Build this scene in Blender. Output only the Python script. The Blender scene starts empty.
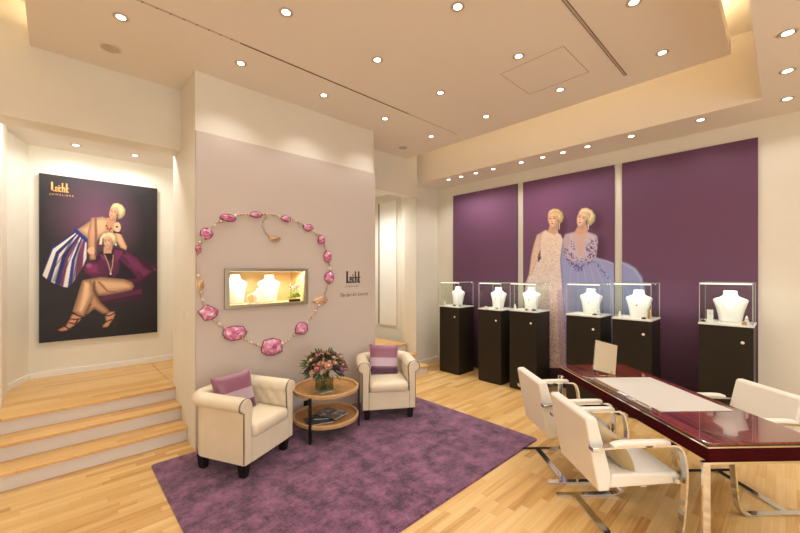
import bpy, bmesh, math, random
import numpy as np
from mathutils import Vector, Matrix
PI = math.pi
random.seed(7)
SC = bpy.context.scene
COL = SC.collection

# ------------------------------------------------------------------ camera measurements
F, CX, CY, H = 364.7, 400.0, 272.8, 1.65
YAW = 0.81383
cc, ss = math.cos(YAW), math.sin(YAW)
def w(x, y, z=0.0):
    D = F*(H-z)/(y-CY); R = (x-CX)/F*D
    return Vector((cc*D+ss*R, ss*D-cc*R, z))
def dr(D, R, z=0.0):
    return Vector((cc*D+ss*R, ss*D-cc*R, z))
def onX(x, y, X):
    r = (x-CX)/F; D = X/(cc+ss*r); return (X, (ss-cc*r)*D, H-(y-CY)*D/F)
def onY(x, y, Y):
    r = (x-CX)/F; D = Y/(ss-cc*r); return ((cc+ss*r)*D, Y, H-(y-CY)*D/F)

# ------------------------------------------------------------------ helpers
def lin(c):
    return tuple(((v/255)/12.92 if v/255 <= .04045 else ((v/255+.055)/1.055)**2.4) for v in c)
def mat(name, col, rough=.5, metal=0., coat=0., noise=None, bump=None, spec=.5, sheen=0., emit=None, sub=0.):
    m = bpy.data.materials.new(name); m.use_nodes = True
    nt = m.node_tree; b = nt.nodes['Principled BSDF']
    c = lin(col)+(1,)
    b.inputs['Base Color'].default_value = c
    b.inputs['Roughness'].default_value = rough
    b.inputs['Metallic'].default_value = metal
    b.inputs['Coat Weight'].default_value = coat
    b.inputs['Coat Roughness'].default_value = .05
    b.inputs['Specular IOR Level'].default_value = spec
    b.inputs['Sheen Weight'].default_value = sheen
    if emit:
        b.inputs['Emission Color'].default_value = lin(emit[0])+(1,)
        b.inputs['Emission Strength'].default_value = emit[1]
    tc = None
    if noise or bump:
        tc = nt.nodes.new('ShaderNodeTexCoord')
    if noise:   # (scale, second colour, contrast lo, hi)
        n = nt.nodes.new('ShaderNodeTexNoise'); n.inputs['Scale'].default_value = noise[0]; n.inputs['Detail'].default_value = 4
        nt.links.new(tc.outputs['Object'], n.inputs['Vector'])
        r = nt.nodes.new('ShaderNodeValToRGB'); r.color_ramp.elements[0].position = noise[2]; r.color_ramp.elements[1].position = noise[3]
        r.color_ramp.elements[0].color = c; r.color_ramp.elements[1].color = lin(noise[1])+(1,)
        nt.links.new(n.outputs['Fac'], r.inputs['Fac']); nt.links.new(r.outputs['Color'], b.inputs['Base Color'])
    if bump:    # (scale, strength, distance)
        n = nt.nodes.new('ShaderNodeTexNoise'); n.inputs['Scale'].default_value = bump[0]; n.inputs['Detail'].default_value = 3
        nt.links.new(tc.outputs['Object'], n.inputs['Vector'])
        bp = nt.nodes.new('ShaderNodeBump'); bp.inputs['Strength'].default_value = bump[1]; bp.inputs['Distance'].default_value = bump[2]
        nt.links.new(n.outputs['Fac'], bp.inputs['Height']); nt.links.new(bp.outputs['Normal'], b.inputs['Normal'])
    return m
def vmat(name, rough=.5, coat=0.):
    m = bpy.data.materials.new(name); m.use_nodes = True
    nt = m.node_tree; b = nt.nodes['Principled BSDF']; b.inputs['Roughness'].default_value = rough
    b.inputs['Specular IOR Level'].default_value = .3
    a = nt.nodes.new('ShaderNodeVertexColor'); a.layer_name = 'Col'
    nt.links.new(a.outputs['Color'], b.inputs['Base Color'])
    return m
def emitmat(name, col, s):
    m = bpy.data.materials.new(name); m.use_nodes = True
    nt = m.node_tree; nt.nodes.clear()
    e = nt.nodes.new('ShaderNodeEmission'); e.inputs['Color'].default_value = lin(col)+(1,); e.inputs['Strength'].default_value = s
    o = nt.nodes.new('ShaderNodeOutputMaterial'); nt.links.new(e.outputs[0], o.inputs[0]); return m
def glassmat(name, tint=(255, 255, 255), refl=.08, rough=.0):
    m = bpy.data.materials.new(name); m.use_nodes = True
    nt = m.node_tree; nt.nodes.clear()
    t = nt.nodes.new('ShaderNodeBsdfTransparent'); t.inputs['Color'].default_value = lin(tint)+(1,)
    g = nt.nodes.new('ShaderNodeBsdfGlossy'); g.inputs['Roughness'].default_value = rough
    lw = nt.nodes.new('ShaderNodeLayerWeight'); lw.inputs['Blend'].default_value = .5
    pw = nt.nodes.new('ShaderNodeMath'); pw.operation = 'POWER'; pw.inputs[1].default_value = 4.5; nt.links.new(lw.outputs['Facing'], pw.inputs[0])
    p2 = nt.nodes.new('ShaderNodeMath'); p2.operation = 'MULTIPLY'; p2.inputs[1].default_value = .5; nt.links.new(pw.outputs[0], p2.inputs[0])
    mul = nt.nodes.new('ShaderNodeMath'); mul.operation = 'ADD'; mul.inputs[1].default_value = refl; mul.use_clamp = True
    mx = nt.nodes.new('ShaderNodeMixShader'); o = nt.nodes.new('ShaderNodeOutputMaterial')
    nt.links.new(p2.outputs[0], mul.inputs[0]); nt.links.new(mul.outputs[0], mx.inputs[0])
    nt.links.new(t.outputs[0], mx.inputs[1]); nt.links.new(g.outputs[0], mx.inputs[2]); nt.links.new(mx.outputs[0], o.inputs[0])
    return m

def link(name, bm, m, parent=None, smooth=False, bevel=0, seg=2, loc=None, rotz=0):
    me = bpy.data.meshes.new(name)
    bmesh.ops.recalc_face_normals(bm, faces=bm.faces)
    bm.to_mesh(me); bm.free()
    for mm in (m if isinstance(m, (list, tuple)) else [m]): me.materials.append(mm)
    if smooth:
        for p in me.polygons: p.use_smooth = True
    o = bpy.data.objects.new(name, me); COL.objects.link(o)
    if parent is not None: o.parent = parent
    if loc is not None: o.location = loc
    if rotz: o.rotation_euler = (0, 0, rotz)
    if bevel:
        b = o.modifiers.new('b', 'BEVEL'); b.width = bevel; b.segments = seg; b.limit_method = 'ANGLE'; b.angle_limit = math.radians(40)
    return o
def tag(o, label, cat, group=None):
    o['label'] = label; o['category'] = cat
    if group: o['group'] = group
    return o
def thing(name, label, cat, loc=(0, 0, 0), rotz=0, group=None):
    o = bpy.data.objects.new(name, None); COL.objects.link(o); o.empty_display_size = .1
    o.location = loc; o.rotation_euler = (0, 0, rotz)
    return tag(o, label, cat, group)
def struct(o, label=None):
    o['kind'] = 'structure'
    if label: o['label'] = label
    return o
def dup(root, loc, rotz=None, label=None, group=None):
    r = root.copy(); COL.objects.link(r); r.location = loc
    if rotz is not None: r.rotation_euler = (0, 0, rotz)
    if label: r['label'] = label
    if group: r['group'] = group
    for ch in list(root.children):
        c = ch.copy(); COL.objects.link(c); c.parent = r
        for g in ch.children:
            d = g.copy(); COL.objects.link(d); d.parent = c
    return r
def BM(): return bmesh.new()
def box(bm, x0, y0, z0, x1, y1, z1, mi=0):
    vs = [bm.verts.new(p) for p in ((x0,y0,z0),(x1,y0,z0),(x1,y1,z0),(x0,y1,z0),(x0,y0,z1),(x1,y0,z1),(x1,y1,z1),(x0,y1,z1))]
    for f in ((0,3,2,1),(4,5,6,7),(0,1,5,4),(1,2,6,5),(2,3,7,6),(3,0,4,7)):
        fa = bm.faces.new([vs[i] for i in f]); fa.material_index = mi
    return bm
def prism(bm, pts, z0, z1, mi=0):
    a = [bm.verts.new((p[0], p[1], z0)) for p in pts]; b = [bm.verts.new((p[0], p[1], z1)) for p in pts]
    n = len(pts)
    fs = [bm.faces.new(a[::-1]), bm.faces.new(b)]
    for i in range(n): fs.append(bm.faces.new((a[i], a[(i+1) % n], b[(i+1) % n], b[i])))
    for f in fs: f.material_index = mi
    return bm
def rings(bm, rs, closed=True, cap=True, mi=0):
    """rs: list of rings (lists of points)"""
    V = [[bm.verts.new(p) for p in r] for r in rs]
    n = len(V[0])
    for i in range(len(V)-1):
        for j in range(n if closed else n-1):
            k = (j+1) % n
            f = bm.faces.new((V[i][j], V[i][k], V[i+1][k], V[i+1][j])); f.material_index = mi
    if cap and closed:
        f = bm.faces.new(V[0][::-1]); f.material_index = mi
        f = bm.faces.new(V[-1]); f.material_index = mi
    return V
def lathe(bm, prof, n=24, c=(0, 0, 0), sx=1, sy=1, mi=0, cap=True):
    rings(bm, [[(c[0]+r*sx*math.cos(2*PI*j/n), c[1]+r*sy*math.sin(2*PI*j/n), c[2]+z) for j in range(n)] for r, z in prof], cap=cap, mi=mi)
    return bm
def tube(bm, pts, r, n=8, mi=0, closed=False):
    pts = [Vector(p) for p in pts]; out = []
    up = Vector((0, 0, 1)); prev = None
    for i, p in enumerate(pts):
        if closed: d = pts[(i+1) % len(pts)]-pts[i-1]
        else: d = pts[min(i+1, len(pts)-1)]-pts[max(i-1, 0)]
        d.normalize()
        if prev is None:
            s = d.cross(up)
            if s.length < .1: s = d.cross(Vector((1, 0, 0)))
        else: s = prev-d*prev.dot(d)
        s.normalize(); prev = s; t = s.cross(d)
        rr = r[i] if isinstance(r, (list, tuple)) else r
        out.append([p+(s*math.cos(2*PI*j/n)+t*math.sin(2*PI*j/n))*rr for j in range(n)])
    if closed:
        out.append(out[0]); rings(bm, out, cap=False, mi=mi)
    else: rings(bm, out, mi=mi)
    return bm
def sphere(bm, c, r, sub=1, sc=(1, 1, 1), mi=0):
    res = bmesh.ops.create_icosphere(bm, subdivisions=sub, radius=1)
    for v in res['verts']:
        v.co = Vector((c[0]+v.co.x*r*sc[0], c[1]+v.co.y*r*sc[1], c[2]+v.co.z*r*sc[2]))
        for f in v.link_faces: f.material_index = mi
    return res['verts']
def bar(bm, path, y0, y1, t, mi=0):
    """flat bar bent along a (u, z) path, lying between y0 and y1"""
    P = [Vector((p[0], p[1])) for p in path]; L = []; R = []
    for i, p in enumerate(P):
        d = (P[min(i+1, len(P)-1)]-P[max(i-1, 0)]).normalized(); n = Vector((-d.y, d.x))*t/2
        L.append(p+n); R.append(p-n)
    rings(bm, [[(L[i].x, y0, L[i].y), (L[i].x, y1, L[i].y), (R[i].x, y1, R[i].y), (R[i].x, y0, R[i].y)] for i in range(len(P))], mi=mi)
    return bm
def smoothpath(pts, it=2):
    pts = [tuple(p) for p in pts]
    for _ in range(it):
        q = [pts[0]]
        for a, b in zip(pts, pts[1:]):
            q.append(tuple(.75*x+.25*y for x, y in zip(a, b))); q.append(tuple(.25*x+.75*y for x, y in zip(a, b)))
        q.append(pts[-1]); pts = q
    return pts

# ------------------------------------------------------------------ materials
M = {}
M['wall'] = mat('wall_paint', (236, 229, 214), .6, noise=(3, (232, 225, 210), .3, .7))
M['ceil'] = mat('ceiling_paint', (240, 231, 219), .55)
M['panelp'] = mat('mauve_beige_panel', (208, 194, 184), .6)
M['edge'] = mat('panel_edge', (200, 190, 180), .5)
M['riser'] = mat('riser_paint', (226, 218, 212), .5)
M['white'] = mat('white_lacquer', (240, 236, 228), .35)
M['leather'] = mat('cream_leather', (232, 218, 192), .42, bump=(60, .15, .003), noise=(6, (226, 210, 182), .35, .7))
M['wleather'] = mat('white_leather', (238, 230, 216), .4, bump=(90, .1, .002))
M['piping'] = mat('brown_piping', (92, 74, 58), .5)
M['black'] = mat('black_metal', (18, 16, 16), .4)
M['blackwood'] = mat('black_wood', (20, 15, 15), .35)
M['case'] = mat('black_brown_lacquer', (38, 31, 22), .45, noise=(2.5, (42, 35, 26), .4, .6), spec=.3)
M['chrome'] = mat('chrome', (225, 225, 222), .08, metal=1)
M['steel'] = mat('brushed_steel', (176, 166, 150), .3, metal=1)
M['brass'] = mat('gold', (220, 178, 120), .22, metal=1)
M['rosegold'] = mat('rose_gold', (232, 200, 168), .28, metal=.75)
M['pearl'] = mat('pearl', (240, 226, 205), .2, coat=.6)
M['bust'] = mat('white_bust', (244, 242, 238), .5)
M['glass'] = glassmat('case_glass', (250, 252, 250), .015)
M['glassedge'] = mat('glass_edge', (196, 208, 202), .12, coat=.6)
M['led'] = emitmat('led_strip', (255, 240, 215), 1.8)
M['lamp'] = emitmat('lamp_lens', (255, 240, 212), 6)
M['ring'] = mat('lamp_trim', (205, 190, 172), .35, metal=.4)
M['ringdark'] = mat('lamp_baffle', (70, 58, 48), .5)
M['dark'] = mat('dark_gap', (60, 50, 40), .8)
M['slot'] = mat('slot_shadow_brown', (128, 104, 84), .8)
M['rim'] = mat('pale_wood_rim', (214, 172, 118), .42, noise=(14, (200, 156, 102), .35, .7))
M['cane'] = mat('oak_veneer_tray', (198, 150, 92), .5, noise=(40, (176, 128, 74), .4, .6))
M['gem'] = mat('pink_gem', (214, 112, 160), .12, coat=.8, noise=(22, (248, 206, 226), .45, .66))
M['gemdark'] = mat('gem_edge', (128, 48, 70), .3, metal=.4)
M['mirror'] = mat('mirror_glass', (240, 238, 230), .03, metal=1)
M['blot'] = mat('pale_writing_pad', (208, 200, 190), .6)
M['paper'] = mat('paper', (236, 232, 226), .6)
M['beigesatin'] = mat('beige_satin', (172, 148, 102), .38, sheen=.4, bump=(14, .3, .01))
M['soil'] = mat('black_planter', (14, 14, 12), .3)
M['leaf'] = mat('leaf_green', (44, 68, 30), .5, noise=(14, (98, 118, 60), .45, .68))
M['leafl'] = mat('leaf_light', (158, 190, 70), .5)
M['waterglass'] = glassmat('vase_glass', (226, 232, 222), .06)
M['stem'] = mat('stem_green', (86, 108, 50), .5)
for k, c in dict(rose_pink=(214, 128, 128), rose_peach=(232, 178, 150), rose_cream=(236, 214, 180), rose_mauve=(160, 92, 140), rose_dark=(92, 54, 88), rose_blush=(226, 160, 150)).items():
    M[k] = mat(k, c, .55, noise=(40, tuple(int(v*.8) for v in c), .4, .7))
M['mag1'] = mat('magazine_navy', (38, 44, 60), .3, noise=(9, (78, 80, 92), .5, .6))
M['mag2'] = mat('magazine_grey', (92, 84, 82), .25, noise=(14, (196, 190, 188), .5, .66))
M['vitback'] = mat('vitrine_back', (236, 208, 158), .6)
M['text'] = mat('dark_lettering', (52, 46, 42), .5)
M['gold_text'] = mat('orange_gold_print', (226, 164, 92), .4)
M['gemblack'] = mat('black_stone', (14, 12, 14), .1, coat=.6)

def wood_floor(name, rowh=.056, length=.55, cols=((190, 138, 76), (219, 174, 108), (233, 197, 138)), rough=.33, axis=0):
    m = bpy.data.materials.new(name); m.use_nodes = True
    nt = m.node_tree; N = nt.nodes; Lk = nt.links; b = N['Principled BSDF']
    def mth(op, a, bb=None):
        n = N.new('ShaderNodeMath'); n.operation = op
        for i, v in enumerate((a, bb)):
            if v is None: continue
            if isinstance(v, (int, float)): n.inputs[i].default_value = v
            else: Lk.new(v, n.inputs[i])
        return n.outputs[0]
    g = N.new('ShaderNodeNewGeometry'); s = N.new('ShaderNodeSeparateXYZ'); Lk.new(g.outputs['Position'], s.inputs[0])
    x, y = (s.outputs[0], s.outputs[1]) if axis == 0 else (s.outputs[1], s.outputs[0])
    yr = mth('DIVIDE', y, rowh); row = mth('FLOOR', yr)
    wn = N.new('ShaderNodeTexWhiteNoise'); wn.noise_dimensions = '1D'; Lk.new(row, wn.inputs['W'])
    xs = mth('ADD', mth('DIVIDE', x, length), mth('MULTIPLY', wn.outputs['Value'], 7.3))
    col = mth('FLOOR', xs)
    cmb = N.new('ShaderNodeCombineXYZ'); Lk.new(row, cmb.inputs[0]); Lk.new(col, cmb.inputs[1])
    w2 = N.new('ShaderNodeTexWhiteNoise'); w2.noise_dimensions = '3D'; Lk.new(cmb.outputs[0], w2.inputs['Vector'])
    # grain stretched along the strip, different for every strip
    gx = N.new('ShaderNodeCombineXYZ'); Lk.new(mth('MULTIPLY', x, 2.2), gx.inputs[0]); Lk.new(mth('MULTIPLY', y, 55), gx.inputs[1]); Lk.new(mth('MULTIPLY', w2.outputs['Value'], 40), gx.inputs[2])
    gn = N.new('ShaderNodeTexNoise'); gn.inputs['Scale'].default_value = 1; gn.inputs['Detail'].default_value = 4; Lk.new(gx.outputs[0], gn.inputs['Vector'])
    fac = mth('ADD', mth('MULTIPLY', w2.outputs['Value'], .75), mth('MULTIPLY', mth('SUBTRACT', gn.outputs['Fac'], .38), .9))
    r = N.new('ShaderNodeValToRGB'); e = r.color_ramp.elements
    e[0].position = 0.; e[0].color = lin(cols[0])+(1,); e[1].position = 1.; e[1].color = lin(cols[2])+(1,)
    k = r.color_ramp.elements.new(.38); k.color = lin(cols[1])+(1,)
    Lk.new(fac, r.inputs['Fac'])
    # thin joints
    fy = mth('FRACT', yr); j1 = mth('LESS_THAN', fy, .03); fx = mth('FRACT', xs); j2 = mth('LESS_THAN', fx, .006)
    j = mth('MULTIPLY', mth('MAXIMUM', j1, j2), .3)
    mx = N.new('ShaderNodeMixRGB'); mx.inputs['Color2'].default_value = lin((150, 98, 48))+(1,)
    Lk.new(j, mx.inputs['Fac']); Lk.new(r.outputs['Color'], mx.inputs['Color1']); Lk.new(mx.outputs[0], b.inputs['Base Color'])
    b.inputs['Roughness'].default_value = rough
    return m
M['floor'] = wood_floor('oak_strip_floor')
M['tread'] = wood_floor('oak_tread', rowh=.068, length=.8, cols=((200, 148, 82), (218, 172, 106), (230, 190, 128)))

def mahogany():
    m = bpy.data.materials.new('mahogany'); m.use_nodes = True
    nt = m.node_tree; N = nt.nodes; Lk = nt.links; b = N['Principled BSDF']
    tc = N.new('ShaderNodeTexCoord'); mp = N.new('ShaderNodeMapping'); mp.inputs['Scale'].default_value = (42, 1.6, 42)
    Lk.new(tc.outputs['Object'], mp.inputs[0])
    n = N.new('ShaderNodeTexNoise'); n.inputs['Scale'].default_value = 1; n.inputs['Detail'].default_value = 5; Lk.new(mp.outputs[0], n.inputs['Vector'])
    r = N.new('ShaderNodeValToRGB'); e = r.color_ramp.elements
    e[0].position = .38; e[0].color = lin((62, 12, 14))+(1,); e[1].position = .62; e[1].color = lin((146, 50, 40))+(1,)
    Lk.new(n.outputs['Fac'], r.inputs[0]); Lk.new(r.outputs[0], b.inputs['Base Color'])
    b.inputs['Roughness'].default_value = .18; b.inputs['Coat Weight'].default_value = 1; b.inputs['Coat Roughness'].default_value = .015
    b.inputs['Coat IOR'].default_value = 1.55
    return m
M['mahog'] = mahogany()
M['apron'] = mat('mahogany_apron', (52, 3, 7), .6, noise=(5, (64, 6, 10), .35, .7), spec=.05)

def rugmat():
    m = bpy.data.materials.new('purple_rug_pile'); m.use_nodes = True
    nt = m.node_tree; N = nt.nodes; Lk = nt.links; b = N['Principled BSDF']
    g = N.new('ShaderNodeNewGeometry')
    def noise(sc, det, vec=None):
        n = N.new('ShaderNodeTexNoise'); n.inputs['Scale'].default_value = sc; n.inputs['Detail'].default_value = det; n.inputs['Roughness'].default_value = .65
        Lk.new(vec or g.outputs['Position'], n.inputs['Vector']); return n.outputs['Fac']
    a = noise(6.5, 8); c = noise(38, 3)
    mp = N.new('ShaderNodeMapping'); mp.inputs['Scale'].default_value = (3, 70, 3); Lk.new(g.outputs['Position'], mp.inputs[0]); d = noise(1, 1, mp.outputs[0])
    mp2 = N.new('ShaderNodeMapping'); mp2.inputs['Scale'].default_value = (70, 3, 3); Lk.new(g.outputs['Position'], mp2.inputs[0]); d2 = noise(1, 1, mp2.outputs[0])
    def mth(op, x, y):
        n = N.new('ShaderNodeMath'); n.operation = op
        for i, v in enumerate((x, y)):
            if isinstance(v, (int, float)): n.inputs[i].default_value = v
            else: Lk.new(v, n.inputs[i])
        return n.outputs[0]
    f = mth('ADD', mth('MULTIPLY', a, .95), mth('ADD', mth('MULTIPLY', c, .42), mth('ADD', mth('MULTIPLY', d, .16), mth('MULTIPLY', d2, .10))))
    wv = N.new('ShaderNodeTexWave'); wv.wave_type = 'BANDS'; wv.bands_direction = 'Y'; wv.inputs['Scale'].default_value = 16; wv.inputs['Distortion'].default_value = .6; wv.inputs['Detail'].default_value = 1
    Lk.new(g.outputs['Position'], wv.inputs['Vector']); f = mth('ADD', f, mth('MULTIPLY', mth('SUBTRACT', wv.outputs['Fac'], .5), .10))
    r = N.new('ShaderNodeValToRGB'); e = r.color_ramp.elements
    e[0].position = .64; e[0].color = lin((58, 30, 54))+(1,); e[1].position = 1.02; e[1].color = lin((146, 94, 126))+(1,)
    Lk.new(f, r.inputs[0]); Lk.new(r.outputs[0], b.inputs['Base Color'])
    b.inputs['Roughness'].default_value = .8; b.inputs['Sheen Weight'].default_value = .25; b.inputs['Specular IOR Level'].default_value = .2
    bp = N.new('ShaderNodeBump'); bp.inputs['Strength'].default_value = .6; bp.inputs['Distance'].default_value = .006
    Lk.new(f, bp.inputs['Height']); Lk.new(bp.outputs['Normal'], b.inputs['Normal'])
    return m
M['rug'] = rugmat()

# ------------------------------------------------------------------ the room shell
CZ, SOFZ, COVEZ = 3.537, 3.22, 3.88
FY, HY, XW = 3.752, 4.31, 5.25
struct(link('floor', box(BM(), -3, -3, -.1, 6, 6.6, 0), M['floor']), 'oak strip parquet floor')
struct(link('ceiling', box(BM(), -.155, .326, CZ, 4.238, HY, CZ+.12), M['ceil']), 'dropped ceiling slab with downlights')
struct(link('ceiling_cove', box(BM(), -3, -3, COVEZ, 6, 6.6, COVEZ+.1), M['ceil']))
bm = BM(); box(bm, 4.65, -3, SOFZ, XW+.02, 4.52, COVEZ); box(bm, -3, -3, SOFZ, 4.65, .147, COVEZ)
struct(link('ceiling_soffit', bm, M['ceil']), 'lower ceiling band along the purple wall')
struct(link('ceiling_left', box(BM(), -3, .147, SOFZ, -.62, 4.3, COVEZ), M['ceil']))
struct(link('wall_right', box(BM(), XW, -3, 0, XW+.15, 4.6, COVEZ), M['wall']), 'cream wall behind the purple panels')
bm = BM(); prism(bm, [(4.45, 4.31), (4.665, 4.52), (5.25, 4.52), (5.4, 4.6), (5.4, 6.5), (4.80, 6.5), (4.80, 5.05), (4.46, 4.6)], 0, COVEZ)
struct(link('wall_far', bm, M['wall']), 'cream wall right of the far opening')
struct(link('wall_header', box(BM(), 3.09, HY, 2.93, 4.47, HY+.15, COVEZ), M['wall']))
bm = BM(); box(bm, .946, 4.12, 0, 3.09, 4.65, COVEZ)      # solid behind, open where the vitrine niche sits
box(bm, .946, FY+.03, 0, 1.19, 4.12, COVEZ); box(bm, 2.09, FY+.03, 0, 3.09, 4.12, COVEZ)
box(bm, 1.19, FY+.03, 0, 2.09, 4.12, 1.30); box(bm, 1.19, FY+.03, 1.70, 2.09, 4.12, COVEZ)
struct(link('wall_front', bm, M['wall']), 'cream wall block behind the beige feature panel')
bm = BM()   # feature panel with the opening of the lit wall vitrine cut in
VX0, VX1, VZ0, VZ1 = 1.192, 2.085, 1.296, 1.697
for x0, z0, x1, z1 in ((.952, .0, VX0+.01, 2.97), (VX1-.01, 0, 3.09, 2.97), (VX0+.01, 0, VX1-.01, VZ0+.01), (VX0+.01, VZ1-.01, VX1-.01, 2.97)):
    box(bm, x0, FY, z0, x1, FY+.03, z1)
bmesh.ops.remove_doubles(bm, verts=bm.verts, dist=1e-4)
struct(link('wall_panel', bm, M['panelp']), 'beige feature panel carrying the giant necklace')
struct(link('trim_1', box(BM(), .946, FY-.002, 0, .952, FY+.03, 2.972), M['edge']))
# left: bulkhead, alcove
struct(link('wall_bulkhead', box(BM(), -3, HY, 2.915, .946, HY+.26, COVEZ), M['wall']), 'cream bulkhead above the raised alcove')
struct(link('ceiling_alcove', box(BM(), -2.6, HY+.26, 3.13, 3.1, 6.02, 3.2), M['ceil']))
struct(link('wall_back', box(BM(), -.9, 6.0, 0, 5.4, 6.12, 3.2), M['wall']), 'cream alcove wall behind the portrait poster')
bm = BM(); prism(bm, [(-.36, 4.92), (-.36, 5.50), (-.9, 5.50), (-.9, 4.92)], .42, 3.13)
struct(link('wall_left', bm, M['wall']))
bm = BM(); prism(bm, [(-.375, 5.56), (-.215, 6.03), (-.9, 6.03), (-.9, 5.56)], .42, 3.13)
struct(link('wall_alcove', bm, M['wall']))
bm = BM(); prism(bm, [(-.55, 5.50), (-.40, 5.50), (-.40, 5.56), (-.55, 5.56)], .42, 3.13)
struct(link('trim_2', bm, M['dark']))
struct(link('wall_side', box(BM(), 1.5, 4.65, 0, 1.6, 6.0, 3.2), M['wall']))
# the rest of the shop behind the camera: left wall and shop front with a wide window opening
struct(link('wall_west', box(BM(), -3.1, -3.1, 0, -3.0, 6.6, COVEZ), M['wall']), 'cream wall on the left behind the camera')
bm = BM(); box(bm, -3.0, -3.1, 0, 5.4, -3.0, .3); box(bm, -3.0, -3.1, 2.9, 5.4, -3.0, COVEZ)
for xa, xb in ((-3.0, -2.4), (-.1, .1), (2.6, 5.4)): box(bm, xa, -3.1, .3, xb, -3.0, 2.9)
struct(link('wall_shopfront', bm, M['wall']), 'shop front wall behind the camera with two wide windows')
struct(link('floor_alcove', box(BM(), .946, 4.65, 0, 1.5, 6.0, .42), M['tread']))
# corridor behind the far opening
struct(link('ceiling_corridor', box(BM(), 3.09, HY+.15, 3.2, 4.9, 6.0, 3.3), M['ceil']))
struct(link('baseboard_back', box(BM(), -.22, 5.982, .42, 1.5, 6.0, .485), M['white']))
bm = BM(); prism(bm, [(-.215, 6.03), (-.375, 5.56), (-.362, 5.556), (-.200, 6.0)], .42, .485)
struct(link('baseboard_alcove', bm, M['white']))
struct(link('baseboard_far', box(BM(), 4.672, 4.505, 0, 5.24, 4.52, .075), M['white']))
struct(link('baseboard_right', box(BM(), 5.235, -3, 0, 5.25, .18, .075), M['white']))
# wardrobe-like door leaf in the corridor
struct(link('door_1', box(BM(), 4.775, 5.16,   .62, 4.80, 5.66, 3.05), M['white']))
struct(link('trim_3', box(BM(), 4.772, 5.665, .62, 4.80, 5.69, 3.05), M['dark']))

def stairs(name, x0, x1, yback, label):
    r = bpy.data.objects.new(name, None); COL.objects.link(r); struct(r, label)
    for i, (y, z) in enumerate(((4.06, .14), (4.31, .28), (4.56, .42))):
        y2 = (4.31, 4.56, yback)[i]
        link('riser', box(BM(), x0, y, 0, x1, y2, z-.026), M['riser'], r)
        link('tread', box(BM(), x0, y-.03, z-.026, x1, y2, z), M['tread'], r, bevel=.004)
    return r
stairs('stairs_left', -2.6, .944, 6.0, 'three oak steps with white risers up to the alcove')
stairs('stairs_far', 3.092, 4.448, 6.0, 'three oak steps in the far opening')

# ceiling slots, hatch (marks in the ceiling)
def slot(x0, x1, y, wd, label):
    o = link('ceiling_slot', box(BM(), x0, y-wd/2, CZ-.004, x1, y+wd/2, CZ-.0005), M['slot']); 
    return tag(o, label, 'ceiling slot')
slot(1.1, 3.05, 3.076, .013, 'long dark air slot in the ceiling along the feature wall')
o = link('ceiling_slot', box(BM(), 3.05, 3.070, CZ-.003, 3.97, 3.082, CZ-.0005), M['ring']); tag(o, 'pale closed continuation of the long air slot near the feature wall', 'ceiling slot')
s = thing('ceiling_slot', 'perforated pale start of the long air slot above the stairs', 'ceiling slot', (.4, 3.076, CZ))
link('strip', box(BM(), 0, -.008, -.003, .69, .008, -.0005), M['ring'], s)
for k in range(8): link('perforation', lathe(BM(), [(.006, -.004), (.006, -.0031)], 8, (.04+.085*k, 0, 0)), M['dark'], s)
s = thing('ceiling_slot', 'double-line air slot in the ceiling right of the access hatch', 'ceiling slot', (2.4, 1.052, CZ))
link('gap', box(BM(), 0, -.013, -.004, 1.56, -.008, -.0005), M['slot'], s)
link('gap', box(BM(), 0, .008, -.004, 1.56, .013, -.0005), M['slot'], s)
link('strip', box(BM(), 0, -.008, -.003, 1.56, .008, -.0005), M['ring'], s)
bm = BM()
t = .004
for a in ((3.07, 1.27, 3.64, 1.27+t), (3.07, 1.86, 3.64, 1.86+t), (3.07, 1.27, 3.07+t, 1.86), (3.64, 1.27, 3.64+t, 1.864)): box(bm, a[0], a[1], CZ-.002, a[2], a[3], CZ-.0003)
tag(link('access_hatch', bm, mat('hatch_line', (176, 152, 130), .6)), 'thin outline of a square access hatch in the ceiling', 'hatch')

# ------------------------------------------------------------------ downlights (lamps of the shop plus added unseen fill ones)
def make_downlight():
    r = thing('downlight', '', 'ceiling light', group='ceiling downlights')
    lathe_bm = BM()
    n = 24
    prof = [(.034, -.001), (.048, -.001), (.050, -.004), (.047, -.006), (.036, -.004), (.034, -.001)]
    lathe(lathe_bm, prof, n, cap=False); link('trim_ring', lathe_bm, M['ring'], r, smooth=True)
    lathe_bm = BM(); lathe(lathe_bm, [(.0362, -.0042), (.0295, -.0025)], n, cap=False); link('baffle', lathe_bm, M['ringdark'], r)
    lathe_bm = BM(); lathe(lathe_bm, [(.0300, -.0045), (.0300, -.002)], n); link('lens', lathe_bm, M['lamp'], r)
    return r
dl0 = make_downlight(); first = [True]
WARM = (1.0, .98, .94)
def downlight(x, y, z, label, power, size=135, aim=None):
    if first[0]: o = dl0; o.location = (x, y, z); o['label'] = label; first[0] = False
    else: o = dup(dl0, (x, y, z), label=label)
    L = bpy.data.lights.new('spot', 'SPOT'); L.energy = power; L.color = WARM; L.spot_size = math.radians(size); L.spot_blend = .7; L.shadow_soft_size = .035
    lo = bpy.data.objects.new('downlight_lamp', L); COL.objects.link(lo); lo.location = (x, y, z-.012)
    if aim: lo.rotation_euler = (Vector((x, y, z))-Vector(aim)).to_track_quat('Z', 'Y').to_euler()
    return o
xs = [.351, 1.213, 2.072, 2.930, 3.778]; ys = [3.37, 2.485, 1.598, .728]
rows = {0: 'row nearest the feature wall', 1: 'second row from the feature wall', 2: 'third row from the feature wall', 3: 'row nearest the purple wall corner of the ceiling slab'}
ordn = ['first', 'second', 'third', 'fourth', 'fifth']
MAINP = 17.5; BACKP = 42
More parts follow.
